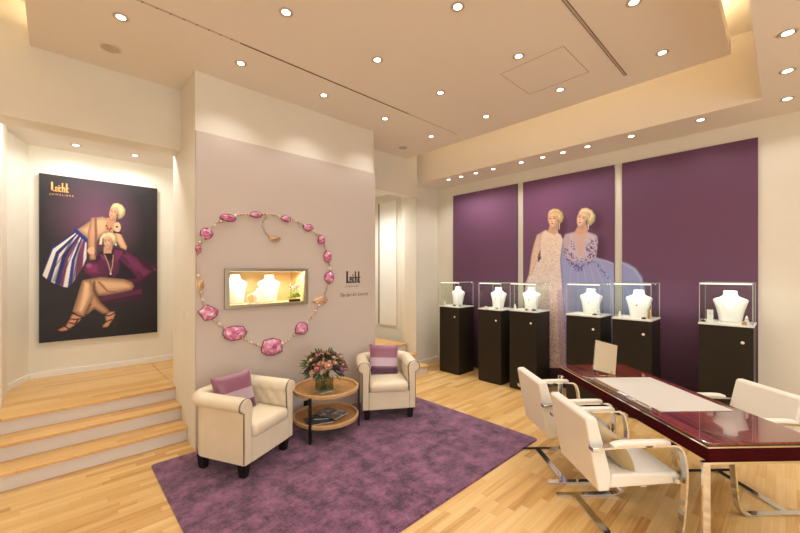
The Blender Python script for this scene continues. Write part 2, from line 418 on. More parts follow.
for j, cols_ in ((0, (0, 1, 2, 3, 4)), (1, (1, 2, 3, 4)), (2, (2, 3, 4)), (3, (3, 4))):
    for q, i in enumerate(cols_):
        if j == 0 and i == 4: lab = 'downlight in the ceiling slab, farthest one, beside the long slot end'
        else: lab = 'downlight in the ceiling slab, %s from left in %s' % (ordn[q], ['row nearest feature wall', 'second row from feature wall', 'third row from feature wall', 'row nearest the photo top'][j])
        downlight(xs[i], ys[j], CZ, lab, MAINP, 112)
# soffit spots above the panels; added fill downlights behind the camera come further below
sy = [3.90, 3.64, 3.356, 3.04, 2.583, 2.269, 1.997, 1.696, 1.222, .602]
for k, y in enumerate(sy):
    downlight(4.81, y, SOFZ, 'small spotlight above the purple panels, %s counted from the far corner' % ['first', 'second', 'third', 'fourth', 'fifth', 'sixth', 'seventh', 'eighth', 'ninth', 'tenth'][k], 15 if k < 3 else 9, 130, aim=(4.98, y, 0))
for k, x in enumerate((3.482, 4.133, 4.796)):
    downlight(x, -.008, SOFZ, 'round downlight at the right edge of the photo, %s of the three' % ['top', 'middle', 'lowest'][k], 9, 140)
p_ = w(76, 145, 3.13); downlight(p_.x, p_.y, 3.13, 'round downlight in the alcove ceiling, left one above the portrait poster', 20, 165)
p_ = w(135, 155.3, 3.13); downlight(p_.x, p_.y, 3.13, 'round downlight in the alcove ceiling, right one above the portrait poster', 20, 165)
o = dup(dl0, (3.9, 5.3, 3.2), label='round downlight in the corridor ceiling behind the far opening')
L = bpy.data.lights.new('spot', 'SPOT'); L.energy = 130; L.color = WARM; L.spot_size = math.radians(150); L.spot_blend = .8; L.shadow_soft_size = .06
lo = bpy.data.objects.new('corridor_lamp', L); COL.objects.link(lo); lo.location = (3.9, 5.3, 3.18)

def speaker_disc(x, y, label):
    r = thing('ceiling_speaker', label, 'ceiling speaker', (x, y, CZ))
    bm = BM(); lathe(bm, [(.066, -.0005), (.074, -.0005), (.075, -.005), (.066, -.006)], 28, cap=False); link('rim', bm, M['ceil'], r, smooth=True)
    bm = BM(); lathe(bm, [(.066, -.0035), (.001, -.006)], 28, cap=False); link('grille', bm, mat('grille_beige', (214, 200, 180), .7, noise=(300, (176, 160, 140), .45, .6)), r)
speaker_disc(.339, 3.891, 'round beige grille in the ceiling above the steps')
speaker_disc(3.80, 3.96, 'small round grille in the ceiling beside the far header')

# cove strips on top of the slab edges, washing the raised ceiling
def area(name, loc, rot, sx, sy_, power, col=WARM):
    L = bpy.data.lights.new(name, 'AREA'); L.shape = 'RECTANGLE'; L.size = sx; L.size_y = sy_; L.energy = power; L.color = col
    o = bpy.data.objects.new(name, L); COL.objects.link(o); o.location = loc; o.rotation_euler = rot; return o
YEL = (1.0, .76, .42)
area('alcove_fill_light', (.1, 4.72, 3.11), (.35, 0, 0), 1.9, .10, 17)  # unseen fill light added behind the lintel to brighten the alcove wall
for bx_ in (-1.6, .1, 1.8, 3.48):  # unseen downlights added behind the camera to raise the bounce light
    for by_ in (-1.9, -.9):
        L = bpy.data.lights.new('spot', 'SPOT'); L.energy = BACKP*(1.7 if bx_ < 0 else .78); L.color = WARM; L.spot_size = math.radians(150); L.spot_blend = .7; L.shadow_soft_size = .035
        lo = bpy.data.objects.new('downlight_lamp', L); COL.objects.link(lo); lo.location = (bx_, by_, SOFZ-.012)
        dup(dl0, (bx_, by_, SOFZ), label='added unseen fill downlight behind the camera, %s column and %s row' % ({-1.6: 'first', .1: 'second', 1.8: 'third', 3.48: 'fourth'}[bx_], 'rear' if by_ < -1.5 else 'front'))
area('cove_strip_lamp', (4.12, 2.3, CZ+.14), (PI, 0, 0), .03, 3.8, 12, YEL)
area('cove_strip_lamp', (2.0, .42, CZ+.14), (PI, 0, 0), 4.0, .03, 20, YEL)
area('cove_strip_lamp', (-.06, 2.3, CZ+.14), (PI, 0, 0), .03, 3.8, 16, YEL)

# ------------------------------------------------------------------ printed artwork (flat prints, colours in a fine grid)
class Art:
    """2-D drawing on a plane: plane coords (a, b) = (horizontal, vertical)"""
    def __init__(s, a0, a1, b0, b1, nx, ny, proj):
        s.a0, s.a1, s.b0, s.b1, s.nx, s.ny, s.proj = a0, a1, b0, b1, nx, ny, proj
        A, B = np.meshgrid(np.linspace(a0, a1, nx), np.linspace(b0, b1, ny)); s.A, s.B = A, B
        s.img = np.zeros((ny, nx, 3)); s.rng = np.random.default_rng(5)
        s.px = (a1-a0)/(nx-1)
    def pts(s, pts, crop):
        ox, oy, k = crop
        return np.array([s.proj(ox+p[0]/k, oy+p[1]/k) for p in pts])
    def mask_poly(s, P):
        ins = np.zeros(s.A.shape, bool); n = len(P); dist = np.full(s.A.shape, 9.)
        for i in range(n):
            x0, y0 = P[i]; x1, y1 = P[(i+1) % n]
            if y0 != y1:
                c = ((y0 > s.B) != (y1 > s.B)) & (s.A < (x1-x0)*(s.B-y0)/(y1-y0)+x0); ins ^= c
            dx, dy = x1-x0, y1-y0; L = dx*dx+dy*dy+1e-12
            t = np.clip(((s.A-x0)*dx+(s.B-y0)*dy)/L, 0, 1)
            dist = np.minimum(dist, np.hypot(s.A-x0-t*dx, s.B-y0-t*dy))
        return np.where(ins, dist, -dist)
    def put(s, m, col, alpha=1.):
        m = np.clip(m, 0, 1)[..., None]*alpha; s.img = s.img*(1-m)+np.asarray(col, float)*m
    def poly(s, pts, crop, col, soft=1., alpha=1., shade=None):
        d = s.mask_poly(s.pts(pts, crop)); m = np.clip(d/(s.px*soft)+.5, 0, 1)
        c = np.asarray(col, float)
        if shade:   # darker outline fold: (depth, factor)
            k = np.clip(d/shade[0], 0, 1)[..., None]; c = c*(shade[1]+(1-shade[1])*k)
        s.put(m, c, alpha)
    def ell(s, cx, cy, rx, ry, crop, col, soft=1., alpha=1., rot=0., light=None):
        ox, oy, k = crop; n = 28
        p = []
        for i in range(n):
            a = 2*PI*i/n; x, y = rx*math.cos(a), ry*math.sin(a)
            p.append((cx+x*math.cos(rot)-y*math.sin(rot), cy+x*math.sin(rot)+y*math.cos(rot)))
        s.poly(p, crop, col, soft, alpha, light)
    def line(s, pts, crop, wd, col, alpha=1.):
        P = s.pts(pts, crop); d = np.full(s.A.shape, 9.)
        for (x0, y0), (x1, y1) in zip(P, P[1:]):
            dx, dy = x1-x0, y1-y0; t = np.clip(((s.A-x0)*dx+(s.B-y0)*dy)/(dx*dx+dy*dy+1e-12), 0, 1)
            d = np.minimum(d, np.hypot(s.A-x0-t*dx, s.B-y0-t*dy))
        s.put((wd-d)/s.px+.5, col, alpha)
    def speck(s, pts, crop, cols, density, size=1, alpha=.8):
        d = s.mask_poly(s.pts(pts, crop)) > 0
        sh = ((s.ny+size-1)//size, (s.nx+size-1)//size)
        r = s.rng.random(sh); ci = s.rng.integers(0, len(cols), sh)
        r = np.kron(r, np.ones((size, size)))[:s.ny, :s.nx]; ci = np.kron(ci, np.ones((size, size), int))[:s.ny, :s.nx]
        m = (d & (r < density)).astype(float)
        s.put(m, np.asarray(cols, float)[ci], alpha)
    def mesh(s, name, place, parent, m, flip=False):
        nx, ny = s.nx, s.ny
        co = place(s.A.ravel(), s.B.ravel()).astype(np.float32)
        me = bpy.data.meshes.new(name); me.vertices.add(nx*ny); me.vertices.foreach_set('co', co.ravel())
        i, j = np.meshgrid(np.arange(nx-1), np.arange(ny-1)); q = (j*nx+i).ravel()
        f = np.stack([q, q+1, q+nx+1, q+nx], 1)
        if flip: f = f[:, ::-1]
        nf = len(f); me.loops.add(nf*4); me.loops.foreach_set('vertex_index', f.ravel().astype(np.int32))
        me.polygons.add(nf); me.polygons.foreach_set('loop_start', (np.arange(nf)*4).astype(np.int32)); me.polygons.foreach_set('loop_total', np.full(nf, 4, np.int32))
        me.update()
        c = np.clip(s.img/255, 0, 1); c = np.where(c <= .04045, c/12.92, ((c+.055)/1.055)**2.4)
        rgba = np.ones((nx*ny, 4), np.float32); rgba[:, :3] = c.reshape(-1, 3)
        at = me.color_attributes.new('Col', 'FLOAT_COLOR', 'POINT'); at.data.foreach_set('color', rgba.ravel())
        me.materials.append(m)
        o = bpy.data.objects.new(name, me); COL.objects.link(o); o.parent = parent; return o

def head(A, crop, cx, cy, r, lean, turn, skin=(238, 192, 160), hair=(240, 216, 168), seed=1, hv=1.):
    """short-haired head: r = half face height in crop units, lean = image rotation, turn = +1 looks left, -1 looks right"""
    rd = random.Random(seed); cl, sl = math.cos(lean), math.sin(lean)
    def T(x, y): x *= turn; return (cx+(x*cl-y*sl)*r, cy+(x*sl+y*cl)*r)
    dk = tuple(v*.62 for v in hair); md = tuple(v*.84 for v in hair); hi = tuple(min(255, v*1.06) for v in hair)
    A.poly([T(p[0]*hv+(.12 if hv > 1 else 0), p[1]*(.5+.5*hv)) for p in ((-.45,-.95),(.0,-1.32),(.6,-1.30),(1.12,-.85),(1.22,-.2),(1.0,.35),(.62,.62),(.45,.0),(-.3,-.5))], crop, md, 1.3, shade=(.03, .78))
    A.poly([T(*p) for p in ((.35,.1),(.75,.35),(.60,1.3),(-.25,1.25),(-.15,.8))], crop, tuple(v*.80 for v in skin), 1.3)
    A.poly([T(*p) for p in ((-.52,-.75),(-.1,-.98),(.42,-.9),(.66,-.4),(.62,.1),(.42,.6),(.02,1.0),(-.22,.98),(-.48,.62),(-.62,.1),(-.62,-.4))], crop, skin, 1.3, shade=(.025, .88))
    A.poly([T(*p) for p in ((.25,-.5),(.64,-.4),(.60,.15),(.38,.62),(.05,.98),(.2,.5),(.3,.1))], crop, tuple(v*.80 for v in skin), 3, .6)
    for ex in (-.33, .18):
        A.poly([T(ex-.17,-.16), T(ex,-.24), T(ex+.17,-.15), T(ex,-.08)], crop, (74, 46, 40), 1, .85)
        A.line([T(ex-.2,-.36), T(ex+.18,-.36)], crop, A.px*.7, (150, 108, 80), .7)
    A.line([T(-.12,-.1), T(-.2,.22), T(-.05,.26)], crop, A.px*.6, tuple(v*.72 for v in skin), .7)
    A.poly([T(-.30,.50), T(-.1,.44), T(.12,.50), T(-.08,.62)], crop, (176, 62, 66), 1, .9)
    A.poly([T(p[0]*hv if p[0] > 0 else p[0], p[1]*(.5+.5*hv)) for p in ((-.60,-.62),(-.40,-1.12),(.15,-1.36),(.75,-1.22),(1.10,-.72),(.95,-.1),(.68,.05),(.60,-.35),(.25,-.72),(-.2,-.70),(-.55,-.40))], crop, hair, 1.3, shade=(.02, .86))
    for k in range(16):
        t = rd.random(); c = (dk, md, hi, hi)[rd.randrange(4)]
        A.line([T(-.5+1.3*t, -.62-.3*math.sin(PI*t)), T(-.1+1.05*t, -1.0-.2*math.sin(PI*t)+.1), T(.35+.7*t, -1.15+.8*t)], crop, A.px*rd.uniform(.4, .9), c, .55)
def text_mesh(name, body, size, mtl, parent, loc, rot, shear=0., sx=1., ext=.0015, space=1., off=0.):
    cu = bpy.data.curves.new('t', 'FONT'); cu.body = body; cu.size = size; cu.shear = shear; cu.extrude = ext; cu.space_character = space; cu.offset = off
    tmp = bpy.data.objects.new('t', cu); COL.objects.link(tmp)
    dg = bpy.context.evaluated_depsgraph_get(); me = bpy.data.meshes.new_from_object(tmp.evaluated_get(dg)); bpy.data.objects.remove(tmp)
    for v in me.vertices: v.co.x *= sx
    me.name = name; me.materials.clear(); me.materials.append(mtl)
    o = bpy.data.objects.new(name, me); COL.objects.link(o); o.parent = parent; o.location = loc; o.rotation_euler = rot; return o

def logo_mesh(bm, wd, h):
    """the tall-letter word mark: L e i c h t, plus its small crown; x right, z up, y depth"""
    e = .003
    u = wd/21.
    def b(x0, z0, x1, z1): box(bm, x0*u, -e, z0*h, x1*u, 0, z1*h)
    b(0, 0, 2.4, 1); b(0, 0, 4.2, .13)                                  # L
    x = 4.7; b(x, 0, x+1.1, .52); b(x+1.1, .41, x+2.4, .52); b(x+1.1, .22, x+2.4, .31); b(x+2.0, .22, x+2.6, .52); b(x+1.1, 0, x+2.6, .11)   # e
    b(7.8, 0, 8.9, .52)                                                # i
    x = 9.4; b(x, 0, x+1.1, .52); b(x+1.1, .41, x+2.5, .52); b(x+1.1, 0, x+2.5, .11)  # c
    x = 12.5; b(x, 0, x+1.6, 1); b(x+1.6, .42, x+3.2, .54); b(x+2.5, 0, x+3.9, .5)   # h
    x = 17.2; b(x, 0, x+2.0, 1); b(x+2, .42, x+3.2, .53); b(x+2, 0, x+3.2, .12)      # t
    b(8.0, .62, 10.6, .66); b(8.7, .66, 9.0, .74); b(9.6, .66, 9.9, .74)
    return bm

# --- portrait poster in the alcove
PXa, PXb, PZa, PZb, PYp = -.139, 1.02, .833, 2.810, 5.95
post = thing('portrait_poster', 'large framed poster of two women, one bending over a seated one, on the alcove wall', 'poster', ((PXa+PXb)/2, PYp, PZa))
fr = BM(); box(fr, PXa, PYp+.001, PZa, PXb, 6.0, PZb)
o = link('frame_box', fr, mat('poster_edge', (40, 34, 32), .5), post); o.matrix_parent_inverse = Matrix.Translation(-post.location)
prj = lambda x, y: (lambda p: (p[0], p[2]))(onY(x, y, PYp))
A_ = Art(PXa, PXb, PZa, PZb, 230, 390, prj)
cxp, cyp = prj(97, 222)
dd = np.hypot((A_.A-cxp)/.50, (A_.B-cyp)/.62)
g = np.clip(1-dd, 0, 1)[..., None]**.8
A_.img = np.array([40, 34, 36])*(1-g)+np.array([116, 72, 100])*g
a = (36, 170, 5.92); b_ = (80, 195, 6.6625); d_ = (50, 260, 5.922); m_ = (30, 170, 2.9615); px_ = (0, 0, 1)
flr = prj(97, 318)[1]; k = np.clip((flr-A_.B)/.15, 0, 1)[..., None]; A_.img = A_.img*(1-k)+np.array([34, 28, 28])*k
# settee
A_.poly([(235,255),(300,255),(372,280),(372,300),(340,315),(330,345),(335,385),(200,402),(180,380),(190,330)], m_, (62, 26, 48), 3)
A_.poly([(210,372),(330,352),(334,366),(212,388)], m_, (92, 38, 68), 2)
A_.line([(255,262),(310,262),(372,296)], m_, .012, (120, 62, 96), .8)
# standing woman: skirt with stripes
hem = [(38,300),(37,312),(50,324),(62,331),(74,337),(86,342),(98,346),(112,348),(124,338),(134,324),(144,308),(156,288),(167,262)]
waist = [(132+ (168-132)*i/12, 184+(208-184)*i/12) for i in range(13)]
cols = [(38,44,98),(232,222,214),(40,46,104),(228,218,212),(40,48,120),(120,60,96),(232,224,218),(44,56,140),(236,228,220),(126,60,98),(112,52,88),(226,216,210),(44,50,110)]
for i in range(12):
    mdp = [((waist[q][0]+hem[q][0])/2-20*(1-q/12), (waist[q][1]+hem[q][1])/2-16*(1-q/12)) for q in (i, i+1)]
    A_.poly([waist[i], waist[i+1], mdp[1], hem[i+1], hem[i], mdp[0]], m_, cols[i], 1.2)
for i in (2, 5, 8):
    A_.line([waist[i], hem[i]], m_, .006, (60, 36, 60), .5)
A_.poly([(128,180),(140,172),(176,206),(168,216)], m_, (40, 50, 128), 1)
# back, shoulders, arms
A_.poly([(140,176),(165,160),(190,142),(214,138),(238,146),(246,165),(238,182),(222,190),(205,200),(196,215),(182,214),(172,205)], m_, (216, 170, 132), 1.5, shade=(.05, .72))
A_.poly([(75,150),(104,150),(112,250),(104,430),(66,432),(52,330),(52,250)], b_, (206, 154, 116), 1.5, shade=(.03, .72))
A_.poly([(58,350),(90,345),(104,372),(92,396),(60,392),(46,372)], b_, (224, 176, 140), 1.5)
A_.poly([(180,150),(240,165),(222,250),(165,235)], b_, (196, 142, 106), 1.5)
A_.poly([(228,245),(272,255),(314,345),(308,368),(270,352),(240,300)], b_, (222, 174, 134), 1.5, shade=(.02, .75))
A_.ell(248, 215, 24, 34, b_, (228, 182, 146), 1.2)
A_.line([(228,246),(274,256)], b_, .010, (30, 22, 24))
A_.ell(246, 212, 9, 6, b_, (60, 34, 40), 1)
for q in ((176,205),(184,222),(196,232),(206,222)): A_.ell(q[0], q[1], 6, 7, b_, (120, 50, 50), 1)
head(A_, b_, 222, 118, 44, .30, 1, (216, 164, 130), (228, 200, 146), 3, 1.35)
# seated woman: blouse
A_.poly([(120,395),(160,375),(232,352),(300,368),(355,395),(420,440),(490,490),(480,533),(400,600),(100,600),(20,533),(18,490),(60,455),(100,440)], b_, (84, 30, 64), 2, shade=(.06, .6))
A_.poly([(150,385),(212,372),(240,440),(230,560),(200,600),(185,520)], b_, (22, 16, 22), 2)
A_.poly([(205,242),(238,240),(300,298),(318,322),(240,326),(222,292)], m_, (28, 18, 28), 3, alpha=.85)
A_.poly([(246,236),(290,250),(338,286),(366,300),(336,322),(318,300),(285,268)], m_, (116, 42, 86), 2, alpha=.9, shade=(.03, .6))
A_.poly([(130,395),(160,395),(212,495),(196,505),(160,460)], b_, (128, 52, 96), 2, alpha=.85)
A_.poly([(232,362),(290,372),(262,420),(232,520),(214,505)], b_, (120, 46, 88), 2, alpha=.85)
A_.poly([(300,372),(380,420),(420,480),(380,520),(330,470)], b_, (112, 44, 84), 3, alpha=.7)
A_.ell(95, 490, 75, 45, b_, (132, 48, 92), 3, alpha=.9, light=(.05, .6))
A_.ell(60, 470, 20, 16, b_, (170, 86, 128), 2, alpha=.8)
A_.ell(140, 500, 26, 14, b_, (92, 28, 62), 2, alpha=.8)
A_.poly([(320,90),(345,60),(350,10),(300,0),(240,0),(235,40)], (50, 260, 5.0), (88, 32, 66), 3, alpha=.8)
A_.line([(165,400),(190,460),(204,520),(216,470),(222,400)], b_, .005, (210, 170, 130), .9)
A_.ell(204, 524, 6, 9, b_, (240, 214, 180), 1)
A_.poly([(158,345),(206,345),(212,388),(156,390)], b_, (204, 152, 120), 1.5)
head(A_, b_, 184, 312, 44, -.08, 1, (220, 172, 138), (232, 210, 162), 4, 1.15)
A_.poly([(128,330),(134,285),(160,255),(175,262),(150,290),(146,330)], b_, (236,214,172), 1.5)
A_.ell(240, 330, 5, 8, b_, (240, 230, 214), 1)
# satin trousers / legs
A_.poly([(195,118),(300,100),(440,112),(488,132),(500,155),(486,178),(430,190),(340,208),(275,214),(250,165)], d_, (206, 160, 122), 1.5, shade=(.05, .6))
A_.poly([(300,128),(440,140),(470,160),(340,168)], d_, (226, 184, 144), 4, alpha=.7)
A_.line([(290,130),(340,185),(390,190)], d_, .010, (132, 84, 62), .7)
A_.poly([(240,180),(262,190),(300,250),(352,298),(345,318),(310,318),(262,290),(225,320),(180,332),(220,290)], d_, (196, 146, 110), 1.5, shade=(.04, .6))
A_.poly([(190,122),(236,112),(258,150),(264,205),(240,262),(202,338),(168,328),(132,304),(150,250),(170,185)], d_, (216, 166, 126), 1.5, shade=(.05, .62))
A_.poly([(205,130),(232,140),(225,220),(190,300),(175,300),(195,220)], d_, (246, 206, 166), 4, alpha=.7)
A_.line([(262,130),(262,180),(300,240)], d_, .012, (96, 58, 46), .7)
A_.line([(240,262),(205,330)], d_, .012, (110, 68, 52), .6)
A_.poly([(118,205),(128,200),(86,334),(66,330)], m_, (30, 30, 70), 5, .45)
A_.poly([(140,215),(150,212),(140,325),(124,338)], m_, (50, 24, 50), 5, .45)
A_.line([(104,160),(108,250),(104,400)], b_, .012, (120, 76, 60), .6)
# feet and sandals
A_.poly([(130,322),(168,318),(192,340),(176,362),(138,392),(100,418),(58,424),(44,414),(92,390),(112,356)], d_, (212, 150, 112), 1.2, shade=(.02, .7))
A_.poly([(324,330),(352,306),(384,304),(388,330),(366,362),(344,396),(312,402),(310,390),(332,366)], d_, (212, 150, 112), 1.2, shade=(.02, .7))
for P in ([(130,308),(165,330),(195,338)], [(108,348),(150,352),(196,345)], [(112,372),(150,378),(166,352)], [(88,392),(112,408)], [(46,418),(70,430),(130,420)], [(322,330),(352,330),(388,312)], [(330,366),(366,352)], [(306,402),(350,402)]):
    A_.line(P, d_, .007, (40, 22, 24), .9)
A_.line([(384,330),(380,395)], d_, .006, (60, 36, 34), .9)
o = A_.mesh('printed_picture', lambda u, v: np.stack([u, np.full_like(u, PYp), v], 1), post, vmat('poster_print', .45), flip=False)
o.matrix_parent_inverse = Matrix.Translation(-post.location)
p0 = onY(51, 191.3, PYp); p1 = onY(69, 193, PYp)
o = link('logo_lettering', logo_mesh(BM(), (p1[0]-p0[0])*1.0, .108), M['gold_text'], post); o['label'] = 'orange gold word mark'
o.location = (p0[0]-post.location.x, -.001, p0[2]-PZa+.005)
text_mesh('small_lettering', 'JUWELIERE', .030, M['gold_text'], post, (p0[0]-.012-post.location.x, -.003, p0[2]-.04-PZa), (PI/2, 0, 0), ext=.0005, space=1.55)

# --- purple panels on the right wall
panels = [(2.875, 4.131), (1.519, 2.775), (.197, 1.428)]
PLZ0, PLZ1, PLX = .03, 3.038, 5.222
g_ = (555, 200, 5.922); e_ = (520, 200, 5.917); h_ = (510, 180, 4.8467)
vm = vmat('panel_print', .55)
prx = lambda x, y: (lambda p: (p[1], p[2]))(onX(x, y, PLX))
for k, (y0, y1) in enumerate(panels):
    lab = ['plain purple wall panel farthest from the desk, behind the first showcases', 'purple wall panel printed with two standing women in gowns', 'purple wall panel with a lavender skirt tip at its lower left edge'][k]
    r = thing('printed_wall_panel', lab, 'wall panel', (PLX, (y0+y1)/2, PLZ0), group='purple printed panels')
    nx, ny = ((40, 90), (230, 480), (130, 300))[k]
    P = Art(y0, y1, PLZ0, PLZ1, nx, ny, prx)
    hgt = (P.B-PLZ0)/(PLZ1-PLZ0)
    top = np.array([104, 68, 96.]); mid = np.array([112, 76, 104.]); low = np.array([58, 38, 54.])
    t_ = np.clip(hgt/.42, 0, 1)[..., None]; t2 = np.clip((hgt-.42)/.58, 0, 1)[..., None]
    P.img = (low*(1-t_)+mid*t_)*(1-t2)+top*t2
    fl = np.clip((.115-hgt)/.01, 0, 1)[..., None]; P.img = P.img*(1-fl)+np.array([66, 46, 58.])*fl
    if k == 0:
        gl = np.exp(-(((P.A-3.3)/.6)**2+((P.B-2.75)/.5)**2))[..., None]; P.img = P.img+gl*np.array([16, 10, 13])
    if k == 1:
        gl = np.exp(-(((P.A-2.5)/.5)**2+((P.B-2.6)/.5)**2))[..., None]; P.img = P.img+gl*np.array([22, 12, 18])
        P.ell(236, 150, 40, 60, e_, (74, 44, 66), 14, .6); P.ell(238, 128, 46, 56, g_, (74, 44, 66), 14, .6); P.ell(268, 300, 30, 90, g_, (74, 44, 66), 14, .5)
        # woman behind in the pale gown
        P.poly([(545,230),(537,235),(533,250),(531,268),(526,282),(523,300),(526,330),(528,368),(567,368),(568,300),(566,270),(563,240),(558,232)], px_, (234, 212, 200), 1.5, shade=(.05, .85))
        P.poly([(146,182),(172,190),(205,190),(240,204),(256,240),(256,330),(232,380),(150,380),(118,330),(112,240)], e_, (240, 216, 198), 2)
        P.poly([(100,205),(128,195),(118,300),(100,360),(70,440),(52,440),(66,330),(82,260)], e_, (226, 192, 168), 2, shade=(.02, .85))
        P.poly([(106,330),(120,295),(124,345),(104,372)], e_, (70, 42, 58), 1.5)
        P.speck([(545,236),(537,240),(533,262),(526,284),(524,320),(528,366),(567,366),(567,300),(563,250),(556,238)], px_, [(250,242,236),(206,166,156),(244,226,214),(190,156,156),(254,248,242)], .55, 2, .4)
        P.speck([(527,320),(528,366),(567,366),(567,300),(548,290)], px_, [(206,130,120),(150,104,122),(232,200,196)], .45, 2, .5)
        P.poly([(557,290),(567,290),(567,366),(560,366)], px_, (172, 150, 184), 4, alpha=.55)
        P.poly([(176,150),(222,146),(226,192),(204,206),(164,190)], e_, (214, 166, 136), 1.4)
        head(P, e_, 194, 116, 46, -.06, 1, (240, 196, 164), (240, 208, 152), 5, 1.08); P.line([(234,140),(231,172)], e_, .005, (250, 236, 214))
        # woman in front in the lavender gown
        P.poly([(563,238),(560,260),(563,300),(566,368),(616,368),(616,264),(607,260),(596,257),(598,236)], px_, (160, 162, 208), 1.5, shade=(.03, .85))
        P.poly([(60,202),(120,186),(190,186),(244,206),(256,250),(244,340),(215,365),(90,370),(50,330),(46,240)], g_, (208, 190, 204), 1.6, shade=(.03, .85))
        P.poly([(120,190),(190,190),(178,250),(160,330),(140,330),(118,250),(105,205)], g_, (214, 182, 172), 3)
        P.poly([(56,215),(84,205),(90,250),(74,300),(52,290)], g_, (196, 172, 182), 2, alpha=.8)
        for qq in range(6): P.line([(100+qq*34, 372), (88+qq*48, 480), (80+qq*54, 700)], g_, .008, (186, 186, 216), .5)
        P.line([(240,350),(300,362),(345,378)], g_, .008, (190, 190, 220), .8)
        vio = [(74,62,128),(96,80,150),(120,108,168),(60,48,104),(170,160,196)]
        P.speck([(52,285),(85,290),(115,330),(150,350),(190,330),(180,262),(205,226),(232,246),(236,320),(225,360),(160,420),(130,430),(90,392),(52,340)], g_, vio, .5, 3, .7)
        P.speck([(220,360),(262,372),(330,460),(318,478),(262,430)], g_, vio, .35, 3, .6)
        P.speck([(85,225),(115,250),(122,300),(85,285)], g_, vio, .25, 3, .6)
        P.speck([(232,210),(258,230),(250,330),(236,330)], g_, vio[:3], .3, 3, .6)
        P.speck([(563,290),(563,366),(574,366),(574,290)], px_, [(206,150,170),(180,160,200),(220,200,210)], .4, 3, .5)
        P.poly([(138,150),(188,146),(194,192),(152,208),(116,190)], g_, (216, 168, 142), 1.4)
        head(P, g_, 158, 112, 46, .30, 1, (242, 200, 172), (240, 218, 172), 6, 1.3); P.line([(198,148),(196,174)], g_, .006, (250, 236, 220))
    if k == 2:
        P.poly([(621,261),(628,263),(636,268),(642,276),(645,286),(646,300),(640,322),(634,345),(628,368),(621,368)], px_, (152, 156, 202), 1.5, shade=(.03, .85))
        P.line([(622,263),(634,269),(641,279),(643,300)], px_, .01, (180, 182, 216), .8)
        P.line([(622,280),(632,300),(634,340)], px_, .008, (180, 182, 216), .5)
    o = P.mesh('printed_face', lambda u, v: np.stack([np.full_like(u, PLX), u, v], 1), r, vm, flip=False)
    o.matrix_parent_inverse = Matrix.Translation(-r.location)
    o = link('backing_board', box(BM(), PLX+.001, y0, PLZ0, XW, y1, PLZ1), mat('board_edge', (92, 62, 84), .6), r); o.matrix_parent_inverse = Matrix.Translation(-r.location)

# ------------------------------------------------------------------ lettering on the feature panel
q0 = onY(346.2, 283, FY); q1 = onY(360.5, 283, FY); q2 = onY(346, 271.2, FY)
lg = tag(link('wall_logo', logo_mesh(BM(), q1[0]-q0[0], q2[2]-q0[2]), M['text'], None), 'dark tall-letter jeweller word mark on the beige feature panel', 'logo lettering')
lg.location = (q0[0], FY-.0005, q0[2])
q = onY(345.5, 287.2, FY)
text_mesh('small_lettering', 'JUWELIERE', .026, M['text'], lg, (q[0]-q0[0], -.002, q[2]-q0[2]), (PI/2, 0, 0), ext=.0005, space=1.7)
q = onY(338.5, 297.4, FY)
sl = text_mesh('wall_slogan', 'The fair for Luxury', .068, M['text'], None, (q[0], FY-.002, q[2]+.002), (PI/2, -.02, 0), shear=.6, sx=.86, ext=.001, off=-.0012)
tag(sl, 'slanted handwriting slogan below the word mark on the beige panel', 'slogan lettering')

# ------------------------------------------------------------------ lit wall vitrine
vt = thing('display_niche', 'lit shallow display niche with steel frame inside the giant necklace', 'display niche', ((VX0+VX1)/2, FY, VZ0))
T = Matrix.Translation(-vt.location)
bm = BM(); fw = .042
for a4 in ((VX0, VZ0, VX0+fw, VZ1), (VX1-fw, VZ0, VX1, VZ1), (VX0+fw, VZ0, VX1-fw, VZ0+fw-.006), (VX0+fw, VZ1-fw+.008, VX1-fw, VZ1)):
    box(bm, a4[0], FY-.028, a4[1], a4[2], FY-.001, a4[3])
o = link('frame', bm, M['steel'], vt, bevel=.003); o.matrix_parent_inverse = T
bm = BM(); dx = .34; NX0, NX1, NZ0, NZ1 = VX0+fw-.02, VX1-fw+.02, VZ0+fw-.012, VZ1-fw+.014
box(bm, NX0, FY+dx, NZ0, NX1, FY+dx+.01, NZ1); box(bm, NX0-.01, FY, NZ0, NX0, FY+dx, NZ1); box(bm, NX1, FY, NZ0, NX1+.01, FY+dx, NZ1)
box(bm, NX0, FY, NZ0-.01, NX1, FY+dx, NZ0); box(bm, NX0, FY, NZ1, NX1, FY+dx, NZ1+.01)
o = link('niche_lining', bm, M['vitback'], vt); o.matrix_parent_inverse = T
bm = BM(); box(bm, VX0+fw-.006, FY-.016, VZ0+fw-.01, VX1-fw+.006, FY-.012, VZ1-fw+.012)
o = link('glass_pane', bm, M['glass'], vt); o.matrix_parent_inverse = T
bm = BM(); box(bm, NX0+.02, FY+.02, NZ1-.008, NX1-.02, FY+.035, NZ1-.001)
o = link('light_strip', bm, M['led'], vt); o.matrix_parent_inverse = T
area('vitrine_lamp', ((NX0+NX1)/2, FY+.09, NZ1-.012), (-.25, 0, 0), NX1-NX0-.1, .05, 5.5, (1, .9, .7))
